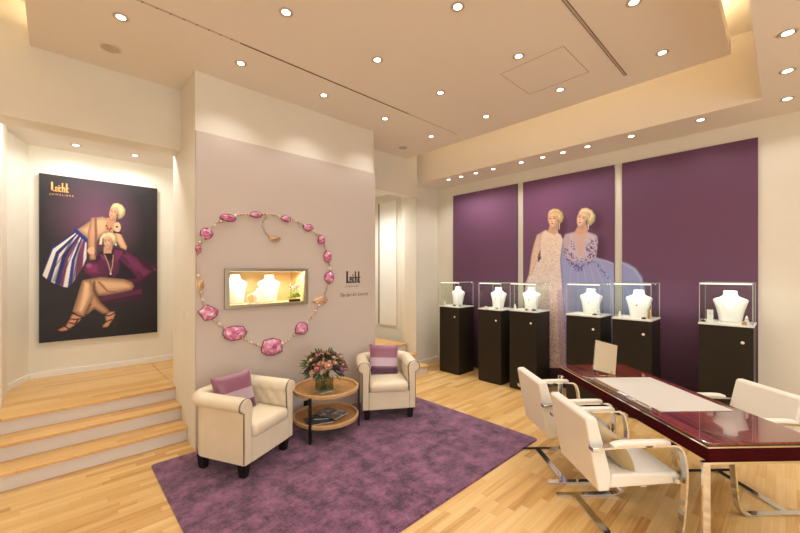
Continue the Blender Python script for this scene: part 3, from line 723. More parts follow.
# ------------------------------------------------------------------ display busts
def bust_bm(s=1.):
    bm = BM(); prof = [(0, .090, .055), (.02, .094, .060), (.08, .104, .062), (.15, .120, .060), (.205, .138, .055), (.235, .146, .048), (.248, .142, .046), (.258, .124, .043), (.268, .098, .042), (.280, .076, .042), (.296, .062, .042), (.320, .058, .046), (.338, .060, .047), (.345, .050, .036)]
    out = []
    for i, (z, rx, ry) in enumerate(prof):
        lean = .022*math.sin(min(z/.25, 1)*PI/2)
        out.append([(rx*s*math.cos(2*PI*j/28), (ry*math.sin(2*PI*j/28)+lean)*s, z*s) for j in range(28)])
    rings(bm, out)
    return bm
def chain_on_bust(bm, s, drop, halfw, r=.0022, n=20):
    pts = []
    for i in range(n+1):
        t = -1+2*i/n; x = halfw*t; z = .262-drop*(1-abs(t)**2.2)
        pts.append((x*s, (-.042-.030*(1-abs(t)))*s, z*s))
    tube(bm, pts, r, 5)
def ring_bm():
    bm = BM(); lathe(bm, [(.016, 0), (.020, 0), (.013, .034), (.004, .048)], 12); return bm

# inside the vitrine
def vit_bust(x, y, s, rz, label, drop=.09, halfw=.07):
    r = thing('display_bust', label, 'display bust', (x, y, NZ0), rz, group='white busts in the lit niche')
    link('bust_body', bust_bm(s), M['bust'], r, smooth=True)
    bm = BM(); chain_on_bust(bm, s, drop, halfw, .0018); link('necklace', bm, M['rosegold'], r)
    return r
def nx(px): return onY(px, 290, FY+.15)[0]
vit_bust(nx(236.5), FY+.17, .90, .15, 'tall white jewellery bust at the left end of the lit niche')
vit_bust(nx(270.5), FY+.17, .88, .05, 'large white jewellery bust in the middle of the lit niche', .12)
vit_bust(nx(256.5)+.01, FY+.10, .45, -.1, 'small low white stand between the two big busts of the niche', .05, .05)
r = thing('bracelet_display', 'small curved bracelet holder left of the low stand in the niche', 'bracelet holder', (nx(249), FY+.08, NZ0))
bm = BM(); tube(bm, [(.045*math.cos(t), 0, .010+.045+.045*math.sin(t)) for t in [i*2*PI/20 for i in range(20)]], .008, 6, closed=True); link('bracelet', bm, M['pearl'], r, smooth=True)
link('foot', box(BM(), -.03, -.02, 0, .03, .02, .008), M['white'], r)
r = thing('orchid_planter', 'small orchids in a black planter at the right end of the niche', 'plant', (onY(294.6, 298, FY+.05)[0], FY+.05, NZ0))
link('planter', box(BM(), -.062, -.022, 0, .062, .022, .028), M['soil'], r, bevel=.003)
bm = BM(); bl = BM(); bf = BM()
for k in range(7):
    x = -.05+.1*k/6; tp = (x+random.uniform(-.02, .02), random.uniform(-.02, .02), random.uniform(.13, .20))
    tube(bm, smoothpath([(x, 0, .028), (x*1.05, 0, .09), tp], 1), .0016, 5)
    for q in range(3): sphere(bf, (tp[0]+random.uniform(-.02, .02), tp[1], tp[2]-.022*q+random.uniform(-.01, .01)), .010, 1, (1.2, .5, 1))
    for q in range(3):
        a = random.uniform(0, 6); sphere(bl, (x+.02*math.cos(a), .015*math.sin(a), .05+random.uniform(0, .05)), .018, 1, (1.2, .4, .7))
link('stems', bm, M['stem'], r); link('leaves', bl, M['leafl'], r); link('blossoms', bf, M['white'], r, smooth=True)

# ------------------------------------------------------------------ the giant necklace (relief ornament on the panel)
nk = thing('necklace_ornament', 'oversized pink-stone and gold necklace ornament looping around the lit niche', 'wall ornament', (1.67, FY, .86))
T = Matrix.Translation(-nk.location)
def npx(cx, cy): return 190+cx/3.44, 205+cy/3.44
stones = [(29,152,16,26,.2),(55,97,34,38,.5),(131,45,40,24,-.2),(226,33,34,20,0),(331,47,32,23,.3),(406,78,34,22,.5),(452,119,24,32,0),(474,178,24,42,-.4),(479,250,30,40,0),(382,425,42,42,.3),(281,491,66,60,.1),(155,441,70,48,.25),(62,370,46,50,.2)]
leaves = [(450,328,46,32,-.3),(36,272,24,42,0)]
loop = sorted(stones+leaves, key=lambda q: math.atan2(q[1]-262, q[0]-262))
def stone(cx, cy, wd, hh, rot, seed, gold=False):
    rd = random.Random(seed); x, y = npx(cx, cy); c = onY(x, y, FY-.012)
    d = cc*c[0]+ss*c[1]; ax = (wd/3.44)/F*d/.80/2; az = (hh/3.44)/F*d/2
    n = 9; out = []
    rad = [1.04+rd.uniform(-.22, .12) for _ in range(n)]
    def ringp(k, yy):
        return [(c[0]+(ax*math.cos(a+rot))*rad[i]*k, yy, c[2]+(az*math.sin(a+rot))*rad[i]*k) for i, a in enumerate([2*PI*j/n for j in range(n)])]
    bm = BM()
    if gold: rings(bm, [ringp(.95, FY), ringp(1., FY-.010), ringp(.6, FY-.022), ringp(.1, FY-.030)])
    else: rings(bm, [ringp(.93, FY), ringp(.98, FY-.016), ringp(.80, FY-.036), ringp(.45, FY-.050), ringp(.12, FY-.046)])
    o = link('leaf_charm' if gold else 'gem_stone', bm, M['rosegold'] if gold else M['gem'], nk); o.matrix_parent_inverse = T
    bm = BM(); tube(bm, ringp(1.01, FY-.014), .0042 if not gold else .003, 5, closed=True)
    if gold:
        for q in range(4):
            a = rot+q*.8; tube(bm, [(c[0]-ax*.8*math.cos(a), FY-.018, c[2]-az*.8*math.sin(a)), (c[0], FY-.031, c[2]), (c[0]+ax*.8*math.cos(a), FY-.018, c[2]+az*.8*math.sin(a))], .003, 4)
    else:
        for q in range(2):
            a = rd.uniform(0, 6); b = a+rd.uniform(1.6, 2.6)
            tube(bm, [(c[0]+ax*math.cos(a), FY-.018, c[2]+az*math.sin(a)), (c[0]+ax*.2, FY-.053, c[2]+az*.1), (c[0]+ax*math.cos(b), FY-.018, c[2]+az*math.sin(b))], .003, 4)
    s_ = link('wire_setting', bm, M['rosegold'] if gold else M['gemdark'], o)
    s_.matrix_parent_inverse = Matrix.Identity(4)
for i, st in enumerate(stones): stone(*st, i+3)
for i, st in enumerate(leaves): stone(*st, i+50, gold=True)
bm = BM(); bp = BM()
N_ = len(loop)
for i in range(N_):
    a, b = loop[i], loop[(i+1) % N_]
    dist = math.hypot(b[0]-a[0], b[1]-a[1])
    ra = .5*math.hypot(a[2], a[3])*.62; rb = .5*math.hypot(b[2], b[3])*.62
    n = max(2, int((dist-ra-rb)/11)); P = []
    mx, my = (a[0]+b[0])/2-262, (a[1]+b[1])/2-262; ml = math.hypot(mx, my)
    for j in range(n+1):
        t = (ra+(dist-ra-rb)*j/n)/dist; bul = 8*math.sin(PI*t)*dist/110
        x, y = npx(a[0]+(b[0]-a[0])*t+mx/ml*bul, a[1]+(b[1]-a[1])*t+my/ml*bul)
        if x < 197.6: continue
        p = onY(x, y, FY-.012); P.append(p)
        r_ = (.009, .015, .010, .017)[(i*3+j) % 4]
        pe = (i+j) % 3 == 0; o = link('pearl' if pe else 'gold_bead', (lambda b: (sphere(b, p, r_, 2), b)[1])(BM()), M['pearl'] if pe else M['rosegold'], nk, smooth=True); o.matrix_parent_inverse = T
    if len(P) > 1: o = link('gold_link', tube(BM(), P, .004, 5), M['rosegold'], nk, smooth=True); o.matrix_parent_inverse = T
for (p_, q_, r_) in ((262,45,.015),(252,60,.011),(250,72,.012),(256,86,.011),(263,98,.012),(272,107,.011)):
    x, y = npx(p_, q_); sphere(bm, onY(x, y, FY-.012), r_, 1)
tube(bm, [onY(*npx(*q), FY-.012) for q in smoothpath([(262,40),(250,62),(254,86),(268,104),(284,112)], 2)], .004, 5)
o = link('clasp_chain', bm, M['rosegold'], nk, smooth=True); o.matrix_parent_inverse = T
stone(292, 115, 34, 18, .3, 77, gold=True)

# ------------------------------------------------------------------ rug
def rounded_rect(x0, y0, x1, y1, r, n=6):
    P = []
    for cx, cy, a0 in ((x1-r, y1-r, 0), (x0+r, y1-r, PI/2), (x0+r, y0+r, PI), (x1-r, y0+r, 1.5*PI)):
        for i in range(n+1):
            a = a0+PI/2*i/n; P.append((cx+r*math.cos(a), cy+r*math.sin(a)))
    return P
RZ = .014
bm = BM(); O_ = rounded_rect(.590, 1.684, 3.470, 3.724, .035); I_ = rounded_rect(.600, 1.694, 3.460, 3.714, .03)
rings(bm, [[(p[0], p[1], 0.0) for p in O_], [(p[0], p[1], RZ-.005) for p in O_], [(p[0], p[1], RZ) for p in I_]])
rug = tag(link('rug', bm, M['rug']), 'purple velvety rug under the two armchairs and side table', 'rug')

# ------------------------------------------------------------------ armchairs
def make_armchair():
    r = thing('armchair', '', 'armchair', group='cream leather tub armchairs')
    W2, D2 = .262, .262; RC = .10          # centre line of the shell
    # centre path from front left, round the back, to front right (front is -y)
    path = []
    for i in range(24): path.append((-W2, -D2+i*(D2*2-RC)/24))
    for i in range(9): a = PI-PI/2*i/8; path.append((-W2+RC+RC*math.cos(a), D2-RC+RC*math.sin(a)))
    for i in range(1, 20): path.append((-W2+RC+i*(2*W2-2*RC)/20, D2))
    for i in range(9): a = PI/2-PI/2*i/8; path.append((W2-RC+RC*math.cos(a), D2-RC+RC*math.sin(a)))
    for i in range(24): path.append((W2, D2-RC-(i+1)*(D2*2-RC)/24))
    sec = [(-.036, .16), (-.036, .40)]+[(-.038-.01*k/8, .42+.02*k) for k in range(9)]+[ (-.030, .622), (-.008, .638), (.024, .642), (.056, .632), (.080, .610), (.089, .580), (.080, .554), (.056, .538), (.038, .532), (.038, .40), (.038, .12), (-.036, .12)]
    out = []; N = len(path); sl = [0]
    for i in range(1, N): sl.append(sl[-1]+math.dist(path[i], path[i-1]))
    for i, p in enumerate(path):
        a = Vector(path[max(i-1, 0)]); b = Vector(path[min(i+1, N-1)]); d = (b-a).normalized(); nrm = Vector((-d.y, d.x))
        lift = .004*max(0, min(1, (p[1]+.05)/(D2+.05)))
        ring = []
        for n_, z in sec:
            zz = z+lift*max(0, (z-.4)/.27)
            if n_ < -.0375 and z > .41:      # tufted inner face
                n_ += -.016*(abs(math.sin(PI*(sl[i]/.13+(z-.42)/.16)))*abs(math.sin(PI*(sl[i]/.13-(z-.42)/.16))))**.6
            ring.append((p[0]+nrm.x*n_, p[1]+nrm.y*n_, zz))
        out.append(ring)
    bm = BM(); rings(bm, out); o = link('shell', bm, M['leather'], r, smooth=True)
    m = o.modifiers.new('e', 'EDGE_SPLIT'); m.split_angle = math.radians(50)
    bm = BM(); box(bm, -.228, -.285, .12, .228, -.225, .315); box(bm, -.228, -.225, .14, .228, .228, .30)
    link('front_rail', bm, M['leather'], r, bevel=.008)
    # seat cushion, slightly crowned
    bm = BM(); rs = []
    for z, k in ((.315, .97), (.325, 1.), (.375, 1.01), (.40, .985), (.412, .93), (.422, .75), (.426, .4), (.427, .05)):
        rs.append([(x*k, (y+.03)*k-.03, z) for x, y in rounded_rect(-.218, -.30, .218, .215, .04, 4)])
    rings(bm, rs); link('seat_cushion', bm, M['leather'], r, smooth=True)
    for sx in (-1, 1):      # scroll shaped front face with dark piping
        fx = sx*W2
        pr_ = [(fx+sx*n_, -D2-.004, z) for n_, z in sec[2:]]
        pp = [(fx-sx*.036, -D2-.004, .13)]+[(fx+sx*n_, -D2-.004, z) for n_, z in sec[1:-2]]+[(fx+sx*.038, -D2-.004, .13)]
        bm = BM(); tube(bm, pp, .0042, 5); link('piping', bm, M['piping'], r)
        bm = BM(); v = [(fx+sx*n_*.88, z) for n_, z in sec]
        f0 = [bm.verts.new((x, -D2-.018, z*.992+.003)) for x, z in v]; f1 = [bm.verts.new((x, -D2+.006, z)) for x, z in v]
        bm.faces.new(f0)
        for i in range(len(f0)): bm.faces.new((f0[i], f0[(i+1) % len(f0)], f1[(i+1) % len(f0)], f1[i]))
        link('arm_front', bm, M['leather'], r, bevel=.004)
        for sy_ in (-1, 1):
            bm = BM(); cx, cy = sx*.245, sy_*.215
            rings(bm, [[(cx+a*.026, cy+b*.026, 0) for a, b in ((-1,-1),(1,-1),(1,1),(-1,1))], [(cx+a*.038, cy+b*.038, .122) for a, b in ((-1,-1),(1,-1),(1,1),(-1,1))]])
            link('leg', bm, M['blackwood'], r, bevel=.003)
    bm = BM()
    for row, z in enumerate((.50, .585)):
        for k in range(-2, 3):
            x = k*.085+(.0425 if row else 0)
            if abs(x) < .2: sphere(bm, (x, D2-.050, z+.02), .008, 1, (1, .5, 1))
    link('tuft_buttons', bm, M['leather'], r, smooth=True)
    return r
def find_rot(vx, vy): return math.atan2(vy, vx)
ch1 = make_armchair()
ch1.location = (1.222, 3.285, RZ); ch1.rotation_euler = (0, 0, find_rot(.451, .223)); ch1['label'] = 'cream leather tub armchair at the left end of the rug, nearest the steps'
ch2 = dup(ch1, (2.852, 3.262, RZ), find_rot(.438, -.287), 'cream leather tub armchair right of the round side table')

# ------------------------------------------------------------------ cushions
def pillow_bm(wd, hh, th, stripes=None, n=18):
    bm = BM(); F_ = []; Bk = []
    for j in range(n+1):
        rf, rb = [], []
        for i in range(n+1):
            u, v = -1+2*i/n, -1+2*j/n
            t = th*((1-u**4)*(1-v**4))**.55
            ex = 1-.07*(1-abs(v)**2)*abs(u)**3; ez = 1-.07*(1-abs(u)**2)*abs(v)**3
            x, z = u*wd/2*ex, v*hh/2*ez
            rf.append(bm.verts.new((x, -t/2-.002, z))); rb.append(bm.verts.new((x, t/2+.002, z)))
        F_.append(rf); Bk.append(rb)
    def mi(j):
        v = (j+.5)/n
        if not stripes: return 0
        for lim, m in stripes:
            if v < lim: return m
        return stripes[-1][1]
    for j in range(n):
        for i in range(n):
            f = bm.faces.new((F_[j][i], F_[j][i+1], F_[j+1][i+1], F_[j+1][i])); f.material_index = mi(j)
            f = bm.faces.new((Bk[j][i], Bk[j+1][i], Bk[j+1][i+1], Bk[j][i+1])); f.material_index = mi(j)
    for k in range(n):
        for a, b, mm in (((0, k), (0, k+1), mi(0)), ((n, k), (n, k+1), mi(n-1))):
            bm.faces.new((F_[a[0]][a[1]], F_[b[0]][b[1]], Bk[b[0]][b[1]], Bk[a[0]][a[1]])).material_index = mm
        for c0 in (0, n):
            bm.faces.new((F_[k][c0], F_[k+1][c0], Bk[k+1][c0], Bk[k][c0])).material_index = mi(k)
    return bm
sat = [mat('satin_mauve', (142, 84, 108), .32, sheen=.5, bump=(9, .3, .01)), mat('satin_lilac_grey', (188, 164, 178), .32, sheen=.4, bump=(9, .3, .01)), mat('satin_deep_purple', (84, 36, 70), .34, sheen=.4, bump=(9, .3, .01)), mat('satin_plum_line', (120, 70, 100), .34)]
strp = [(.23, 2), (.28, 3), (.53, 1), (.58, 3), (1., 0)]
def cushion(parent_rot, base, loc_local, rot, label, nm='striped cushion'):
    o = link('cushion', pillow_bm(.36, .36, .11, strp), sat, None, smooth=True)
    Mx = Matrix.Translation(base) @ Matrix.Rotation(parent_rot, 4, 'Z') @ Matrix.Translation(loc_local) @ rot
    o.matrix_world = Mx
    return tag(o, label, 'cushion', 'striped purple cushions')
rx = lambda a: Matrix.Rotation(a, 4, 'X'); ry = lambda a: Matrix.Rotation(a, 4, 'Y'); rz = lambda a: Matrix.Rotation(a, 4, 'Z')
cushion(ch1.rotation_euler.z, ch1.location, (-.030, .095, .570), rz(-.36) @ rx(-.26) @ ry(-.07), 'purple striped satin cushion leaning in the left armchair')
cushion(ch2.rotation_euler.z, ch2.location, (-.015, .090, .588), rz(.0) @ rx(-.24) @ ry(.06), 'purple striped satin cushion upright in the right armchair')

# ------------------------------------------------------------------ round side table
TX, TY = 2.055, 3.298
st = thing('side_table', 'round two-tier side table with oak trays and three black legs', 'side table', (TX, TY, RZ))
def tray(z, parent):
    bm = BM(); lathe(bm, [(.312, 0), (.333, .002), (.336, .010), (.336, .036), (.330, .041), (.320, .041), (.314, .036), (.314, .012)], 64, (0, 0, z), cap=False)
    o = link('tray_rim', bm, M['rim'], parent, smooth=True); e = o.modifiers.new('e', 'EDGE_SPLIT'); e.split_angle = .8
    bm = BM(); lathe(bm, [(.316, .002), (.316, .013)], 64, (0, 0, z)); link('tray_top', bm, M['cane'], parent)
tray(.420, st); tray(.132, st)
for (lx, ly) in ((1.78, 3.126), (2.345, 3.153), (2.05, 3.635)):
    dx_, dy_ = lx-TX, ly-TY; L_ = math.hypot(dx_, dy_); ux, uy = dx_/L_, dy_/L_; rr = .343
    a = math.atan2(uy, ux); bm = BM(); hw, ht = .012, .011
    P = [(rr*ux+ht*i*ux-hw*j*uy, rr*uy+ht*i*uy+hw*j*ux) for i, j in ((-1,-1),(1,-1),(1,1),(-1,1))]
    prism(bm, P, 0, .438); link('leg', bm, M['black'], st, bevel=.002)

# magazines on the lower tray
MZ = RZ+.132+.013
def magazine(c, wd, dp, th, rotz, m, label, z, tilt=0):
    r = thing('magazine', label, 'magazine', (c[0], c[1], z), rotz, group='magazines on the lower tray')
    r.rotation_euler = (0, tilt, rotz)
    bm = BM(); box(bm, -wd/2, -dp/2, 0.0, wd/2, dp/2, .0015); box(bm, -wd/2, -dp/2, th-.0015, wd/2, dp/2, th); box(bm, -wd/2, -dp/2, .0015, -wd/2+.002, dp/2, th-.0015); link('cover', bm, m, r)
    link('pages', box(BM(), -wd/2+.002, -dp/2+.002, .0016, wd/2-.003, dp/2-.002, th-.0016), M['paper'], r)
    return r
magazine((1.925, 3.235), .26, .20, .012, -.30, M['mag1'], 'navy magazine lying left on the lower tray', MZ)
magazine((2.03, 3.26), .24, .17, .010, -.62, M['mag1'], 'dark booklet between the navy and the grey magazine', MZ+.0125)
magazine((2.085, 3.25), .21, .285, .010, .28, M['mag2'], 'grey picture magazine on top, right on the lower tray', MZ+.023)

# flowers
VZ = RZ+.434
vs = thing('flower_vase', 'square clear glass vase on the top tray holding the bouquet', 'vase', (1.985, 3.222, VZ), -.05)
bm = BM()
s_ = .066
for x0, y0, x1, y1 in ((-s_, -s_, s_, -s_+.006), (-s_, s_-.006, s_, s_), (-s_, -s_+.006, -s_+.006, s_-.006), (s_-.006, -s_+.006, s_, s_-.006)): box(bm, x0, y0, .012, x1, y1, .135)
link('glass_wall', bm, M['waterglass'], vs); link('glass_base', box(BM(), -s_, -s_, 0, s_, s_, .012), M['glassedge'], vs)
link('rim', (lambda b: tube(b, [(-s_, -s_, .135), (s_, -s_, .135), (s_, s_, .135), (-s_, s_, .135)], .002, 5, closed=True))(BM()), M['glassedge'], vs)
bq = thing('bouquet', 'mixed bouquet of pink, peach and mauve roses in the glass vase', 'bouquet', (1.985, 3.222, VZ+.014))
rd = random.Random(11)
bm = BM()
for k in range(26):
    a = rd.uniform(0, 2*PI); r0 = rd.uniform(0, .045); r1 = rd.uniform(.03, .055)
    tube(bm, [(r0*math.cos(a+2.5), r0*math.sin(a+2.5), 0), (r1*math.cos(a)*.6, r1*math.sin(a)*.6, .11), (r1*2.2*math.cos(a), r1*2.2*math.sin(a), .22)], .0026, 5)
link('stems', bm, M['stem'], bq)
bm = BM()
def leaf(bm, c, d, L, wd, roll):
    d = Vector(d).normalized(); s = d.cross(Vector((0, 0, 1))).normalized(); u = s.cross(d); s = s*math.cos(roll)+u*math.sin(roll); c = Vector(c)
    mid = []
    for t, k in ((0, .15), (.3, .9), (.6, 1), (.85, .5), (1, .03)):
        p = c+d*L*t-Vector((0, 0, .25*L*t*t)); mid.append((p-s*wd*k, p+u*wd*.25*k*0-Vector((0, 0, wd*.3*k)), p+s*wd*k))
    V = [[bm.verts.new(q) for q in m_] for m_ in mid]
    for a_, b_ in zip(V, V[1:]):
        bm.faces.new((a_[0], a_[1], b_[1], b_[0])); bm.faces.new((a_[1], a_[2], b_[2], b_[1]))
for k in range(420):
    a = rd.uniform(0, 2*PI); e = rd.uniform(-.15, 1.3); rr = rd.uniform(.08, .19)
    d = (math.cos(a)*math.cos(e), math.sin(a)*math.cos(e), math.sin(e))
    c = (d[0]*rr*1.05, d[1]*rr*1.05, .20+d[2]*rr*.9)
    leaf(bm, c, (d[0], d[1], d[2]+rd.uniform(-.3, .4)), rd.uniform(.05, .10), rd.uniform(.006, .014), rd.uniform(-1, 1))
lv = link('foliage', bm, M['leaf'], bq); lv['kind'] = 'stuff'
so = lv.modifiers.new('s', 'SOLIDIFY'); so.thickness = .0012
def rose_mesh(r):
    bm = BM(); sphere(bm, (0, 0, 0), r*.62, 2)
    for layer, (n, rad, tilt) in enumerate(((3, .55, .25), (5, .8, .6), (6, 1., 1.0))):
        for k in range(n):
            a = 2*PI*k/n+layer*.5; V = []
            for v in range(4):
                row = []
                for u in range(5):
                    uu = (u/4-.5)*1.5; vv = v/3
                    ra = r*rad*(.45+.6*vv*math.sin(tilt)+.25*vv); zz = r*(-.55+1.15*vv*math.cos(tilt*.8))
                    aa = a+uu*(.75+.1*vv); row.append(bm.verts.new((ra*math.cos(aa), ra*math.sin(aa), zz+.06*r*math.cos(3*uu))))
                V.append(row)
            for v in range(3):
                for u in range(4): bm.faces.new((V[v][u], V[v][u+1], V[v+1][u+1], V[v+1][u]))
    me = bpy.data.meshes.new('rose'); bm.to_mesh(me); bm.free()
    for p in me.polygons: p.use_smooth = True
    return me
kinds = ['rose_pink', 'rose_peach', 'rose_cream', 'rose_mauve', 'rose_dark', 'rose_blush', 'rose_peach', 'rose_pink']
RM = {}
for k in set(kinds):
    me = rose_mesh(.034); me.materials.append(M[k]); RM[k] = me
for k in range(48):
    ph = k*2.39996; el = 1-(k+.5)/48*.92; zc = el; rr = math.sqrt(max(0, 1-zc*zc))
    kd = kinds[rd.randrange(len(kinds))]
    sc_ = rd.uniform(.5, 1.0) if kd != 'rose_dark' else rd.uniform(.4, .7)
    o = bpy.data.objects.new('rose', RM[kd]); COL.objects.link(o); o.parent = bq
    R_ = .178+rd.uniform(-.03, .03); p = Vector((rr*math.cos(ph)*R_*1.12, rr*math.sin(ph)*R_*1.12, .205+zc*R_*.95)); o.location = p
    dd_ = (p-Vector((0, 0, .12))).normalized(); o.rotation_euler = dd_.to_track_quat('Z', 'Y').to_euler(); o.scale = (sc_, sc_, sc_)
    o['label'] = {'rose_pink': 'pink rose', 'rose_peach': 'peach rose', 'rose_cream': 'cream rose', 'rose_mauve': 'mauve rose', 'rose_dark': 'dark plum flower', 'rose_blush': 'blush rose'}[kd]

# ------------------------------------------------------------------ showcases along the purple wall
def make_showcase(topz, glz, yw):
    """front face on x=0 facing -x, width along y (0..yw), depth .40"""
    r = thing('display_showcase', '', 'showcase', group='black showcases along the purple wall')
    link('plinth', box(BM(), .006, .006, 0, .394, yw-.006, .008), M['black'], r)
    link('cabinet', box(BM(), 0, 0, .008, .40, yw, topz-.018), M['case'], r, bevel=.003)
    link('deck', box(BM(), -.004, -.004, topz-.018, .404, yw+.004, topz), M['white'], r, bevel=.001)
    bm = BM(); lathe(bm, [(.006, 0), (.006, .008), (.013, .012), (.015, .018), (.012, .024), (.004, .026)], 16)
    bmesh.ops.rotate(bm, verts=bm.verts, matrix=Matrix.Rotation(-PI/2, 3, 'Y'))
    o = link('door_knob', bm, M['pearl'], r, smooth=True); o.location = (0, .075, topz-.165)
    g = BM(); t = .006; a, b = .006, .394; z0, z1 = topz, glz-t
    box(g, a, a, z0, a+t, yw-a, z1); box(g, b-t, a, z0, b, yw-a, z1); box(g, a+t, a, z0, b-t, a+t, z1); box(g, a+t, yw-a-t, z0, b-t, yw-a, z1); box(g, a, a, z1, b, yw-a, glz)
    link('glass_hood', g, M['glass'], r)
    e = BM(); k = .0028
    for x in (a, b): 
        for y in (a, yw-a): box(e, x-k, y-k, z0, x+k, y+k, glz)
    for x in (a, b): box(e, x-k, a, glz-.009, x+k, yw-a, glz)
    for y in (a, yw-a): box(e, a, y-k, glz-.009, b, y+k, glz)
    link('glass_edges', e, M['glassedge'], r)
    s = BM(); box(s, .012, .012, glz-.020, .026, yw-.012, glz-.009); link('led_rail', s, M['led'], r)
    for y in (.02, yw-.02):
        pass
    return r
cases = [(3.612, .405, 1.100, 1.500, 4.715), (2.862, .392, 1.108, 1.503, 4.735), (2.325, .405, 1.122, 1.506, 4.745), (1.530, .402, 1.128, 1.517, 4.75), (1.012, .388, 1.130, 1.534, 4.75), (.208, .402, 1.150, 1.555, 4.75)]
clab = ['farthest black showcase, in the corner by the cream wall', 'second black showcase from the far corner, left one of the close pair', 'third black showcase from the far corner, right one of the close pair', 'black showcase in front of the lavender gown, left of the gold-bead bust', 'black showcase right behind the desk mirror, with the gold-pendant bust', 'rightmost black showcase, in front of the cream wall strip']
blab = ['white necklace bust in the farthest showcase by the corner', 'white necklace bust in the left showcase of the close pair', 'white necklace bust in the right showcase of the close pair', 'white bust with tiny pendant in the showcase before the lavender gown', 'white bust with a dark gold pendant, in the showcase behind the desk mirror', 'broad white bust with a pearl string in the rightmost showcase']
B0 = None
for i, (y0, yw, tz, gz, x0) in enumerate(cases):
    r = make_showcase(tz, gz, yw); r.location = (x0, y0, 0); r['label'] = clab[i]
    area('showcase_lamp', (x0+.06, y0+yw/2, gz-.024), (0, -.45, 0), .012, yw-.06, .8, (1, .97, .92))
    b = thing('display_bust', blab[i], 'display bust', (x0+.20, y0+yw/2-.022, tz), -PI/2, group='white busts in the showcases')
    link('bust_body', bust_bm(.93), M['bust'], b, smooth=True)
    bm = BM()
    if i == 5: chain_on_bust(bm, .93, .125, .075, .0034, 30); link('pearl_string', bm, M['pearl'], b)
    else:
        chain_on_bust(bm, .93, .09, .06, .0014); link('chain', bm, M['brass'], b)
        bm = BM(); sphere(bm, (0, -.075*.93, .155*.93), .012 if i == 4 else .007, 1, (1, .5, 1.2)); link('pendant', bm, M['brass'] if i == 4 else M['gemblack'], b)
def jewel_box(x, y, z, s, m, label, rot=0):
    r = thing('ring_box', label, 'ring box', (x, y, z), rot)
    link('box_base', box(BM(), -s, -s, 0, s, s, s*.9), m, r, bevel=.002)
    bm = BM(); sphere(bm, (0, 0, s*.9+.008), .008, 1); link('jewel', bm, M['brass'], r)
    return r
def cone_stand(x, y, z, hgt, label, m=None):
    r = thing('ring_stand', label, 'ring stand', (x, y, z))
    bm = BM(); lathe(bm, [(.020, 0), (.022, .004), (.010, hgt*.8), (.004, hgt)], 16); link('cone', bm, m or M['bust'], r, smooth=True)
    bm = BM(); tube(bm, [(.013*math.cos(t), .013*math.sin(t), hgt*.62) for t in [k*2*PI/12 for k in range(12)]], .0024, 5, closed=True); link('ring', bm, M['brass'], r)
    return r
def earring_block(x, y, z, wd, hh, label, m=None):
    r = thing('earring_stand', label, 'earring stand', (x, y, z), .1)
    link('block', box(BM(), -.012, -wd/2, 0, .012, wd/2, hh), m or M['bust'], r, bevel=.003)
    bm = BM(); sphere(bm, (-.014, 0, hh*.7), .006, 1); link('earring', bm, M['brass'], r)
    return r
def P_(i, fx, fy): y0, yw, tz, gz, x0 = cases[i]; return (x0+fx, y0+yw*fy, tz)
jewel_box(*P_(0, .10, .42), .018, M['gemblack'], 'small black ring box before the farthest bust'); jewel_box(*P_(0, .11, .16), .016, M['gemblack'], 'tiny black box right of the farthest bust')
cone_stand(*P_(0, .08, .88), .075, 'white ring cone left of the farthest bust')
jewel_box(*P_(1, .10, .84), .022, M['pearl'], 'pale ring box left of the bust in the second showcase'); jewel_box(*P_(1, .08, .30), .014, M['gemblack'], 'black jewel block before the bust in the second showcase')
jewel_box(*P_(2, .09, .20), .024, M['gemblack'], 'black ring box right in the third showcase'); jewel_box(*P_(2, .07, .44), .018, M['gemblack'], 'smaller black ring box in the middle of the third showcase'); cone_stand(*P_(2, .08, .90), .08, 'slim white cone left in the third showcase')
jewel_box(*P_(3, .08, .22), .02, M['gemblack'], 'black ring box before the bust near the lavender gown'); cone_stand(*P_(3, .10, .12), .08, 'small white cone right of the bust near the lavender gown')
cone_stand(*P_(4, .08, .86), .07, 'white ring cone left of the gold-pendant bust'); jewel_box(*P_(4, .06, .22), .02, M['gemblack'], 'dark ring box right of the gold-pendant bust'); earring_block(*P_(4, .08, .10), .03, .11, 'gold-toned upright block right of the gold-pendant bust', M['brass'])
earring_block(*P_(5, .08, .80), .05, .125, 'tall white earring block left of the pearl bust'); cone_stand(*P_(5, .08, .13), .085, 'white cone right of the pearl bust'); jewel_box(*P_(5, .055, .17), .018, M['brass'], 'small golden box at the right of the pearl bust'); jewel_box(*P_(5, .08, .93), .016, M['gemblack'], 'black stone piece at the left edge of the rightmost showcase')

# ------------------------------------------------------------------ the desk
ROT = YAW-PI/2                                 # direction of the picture's right-hand axis
TR = ROT+.0325
dk0 = dr(1.945, 1.643)
TW, TL, TZ = .640, 1.655, .74
desk = thing('desk', 'long glossy mahogany desk with chrome legs', 'desk', dk0, TR)
link('table_top', box(BM(), 0, 0, TZ-.012, TW, TL, TZ), M['mahog'], desk, bevel=.002)
link('shadow_gap', box(BM(), .008, .008, TZ-.018, TW-.008, TL-.008, TZ-.012), M['black'], desk)
link('metal_trim', box(BM(), -.002, -.002, TZ-.027, TW+.002, TL+.002, TZ-.018), M['chrome'], desk)
link('apron', box(BM(), .002, .002, TZ-.100, TW-.002, TL-.002, TZ-.027), M['apron'], desk, bevel=.002)
link('under_rail', box(BM(), -.030, -.004, TZ-.112, TW+.030, .02, TZ-.100), M['chrome'], desk)
link('under_rail', box(BM(), -.030, TL-.02, TZ-.112, TW+.030, TL+.004, TZ-.100), M['chrome'], desk)
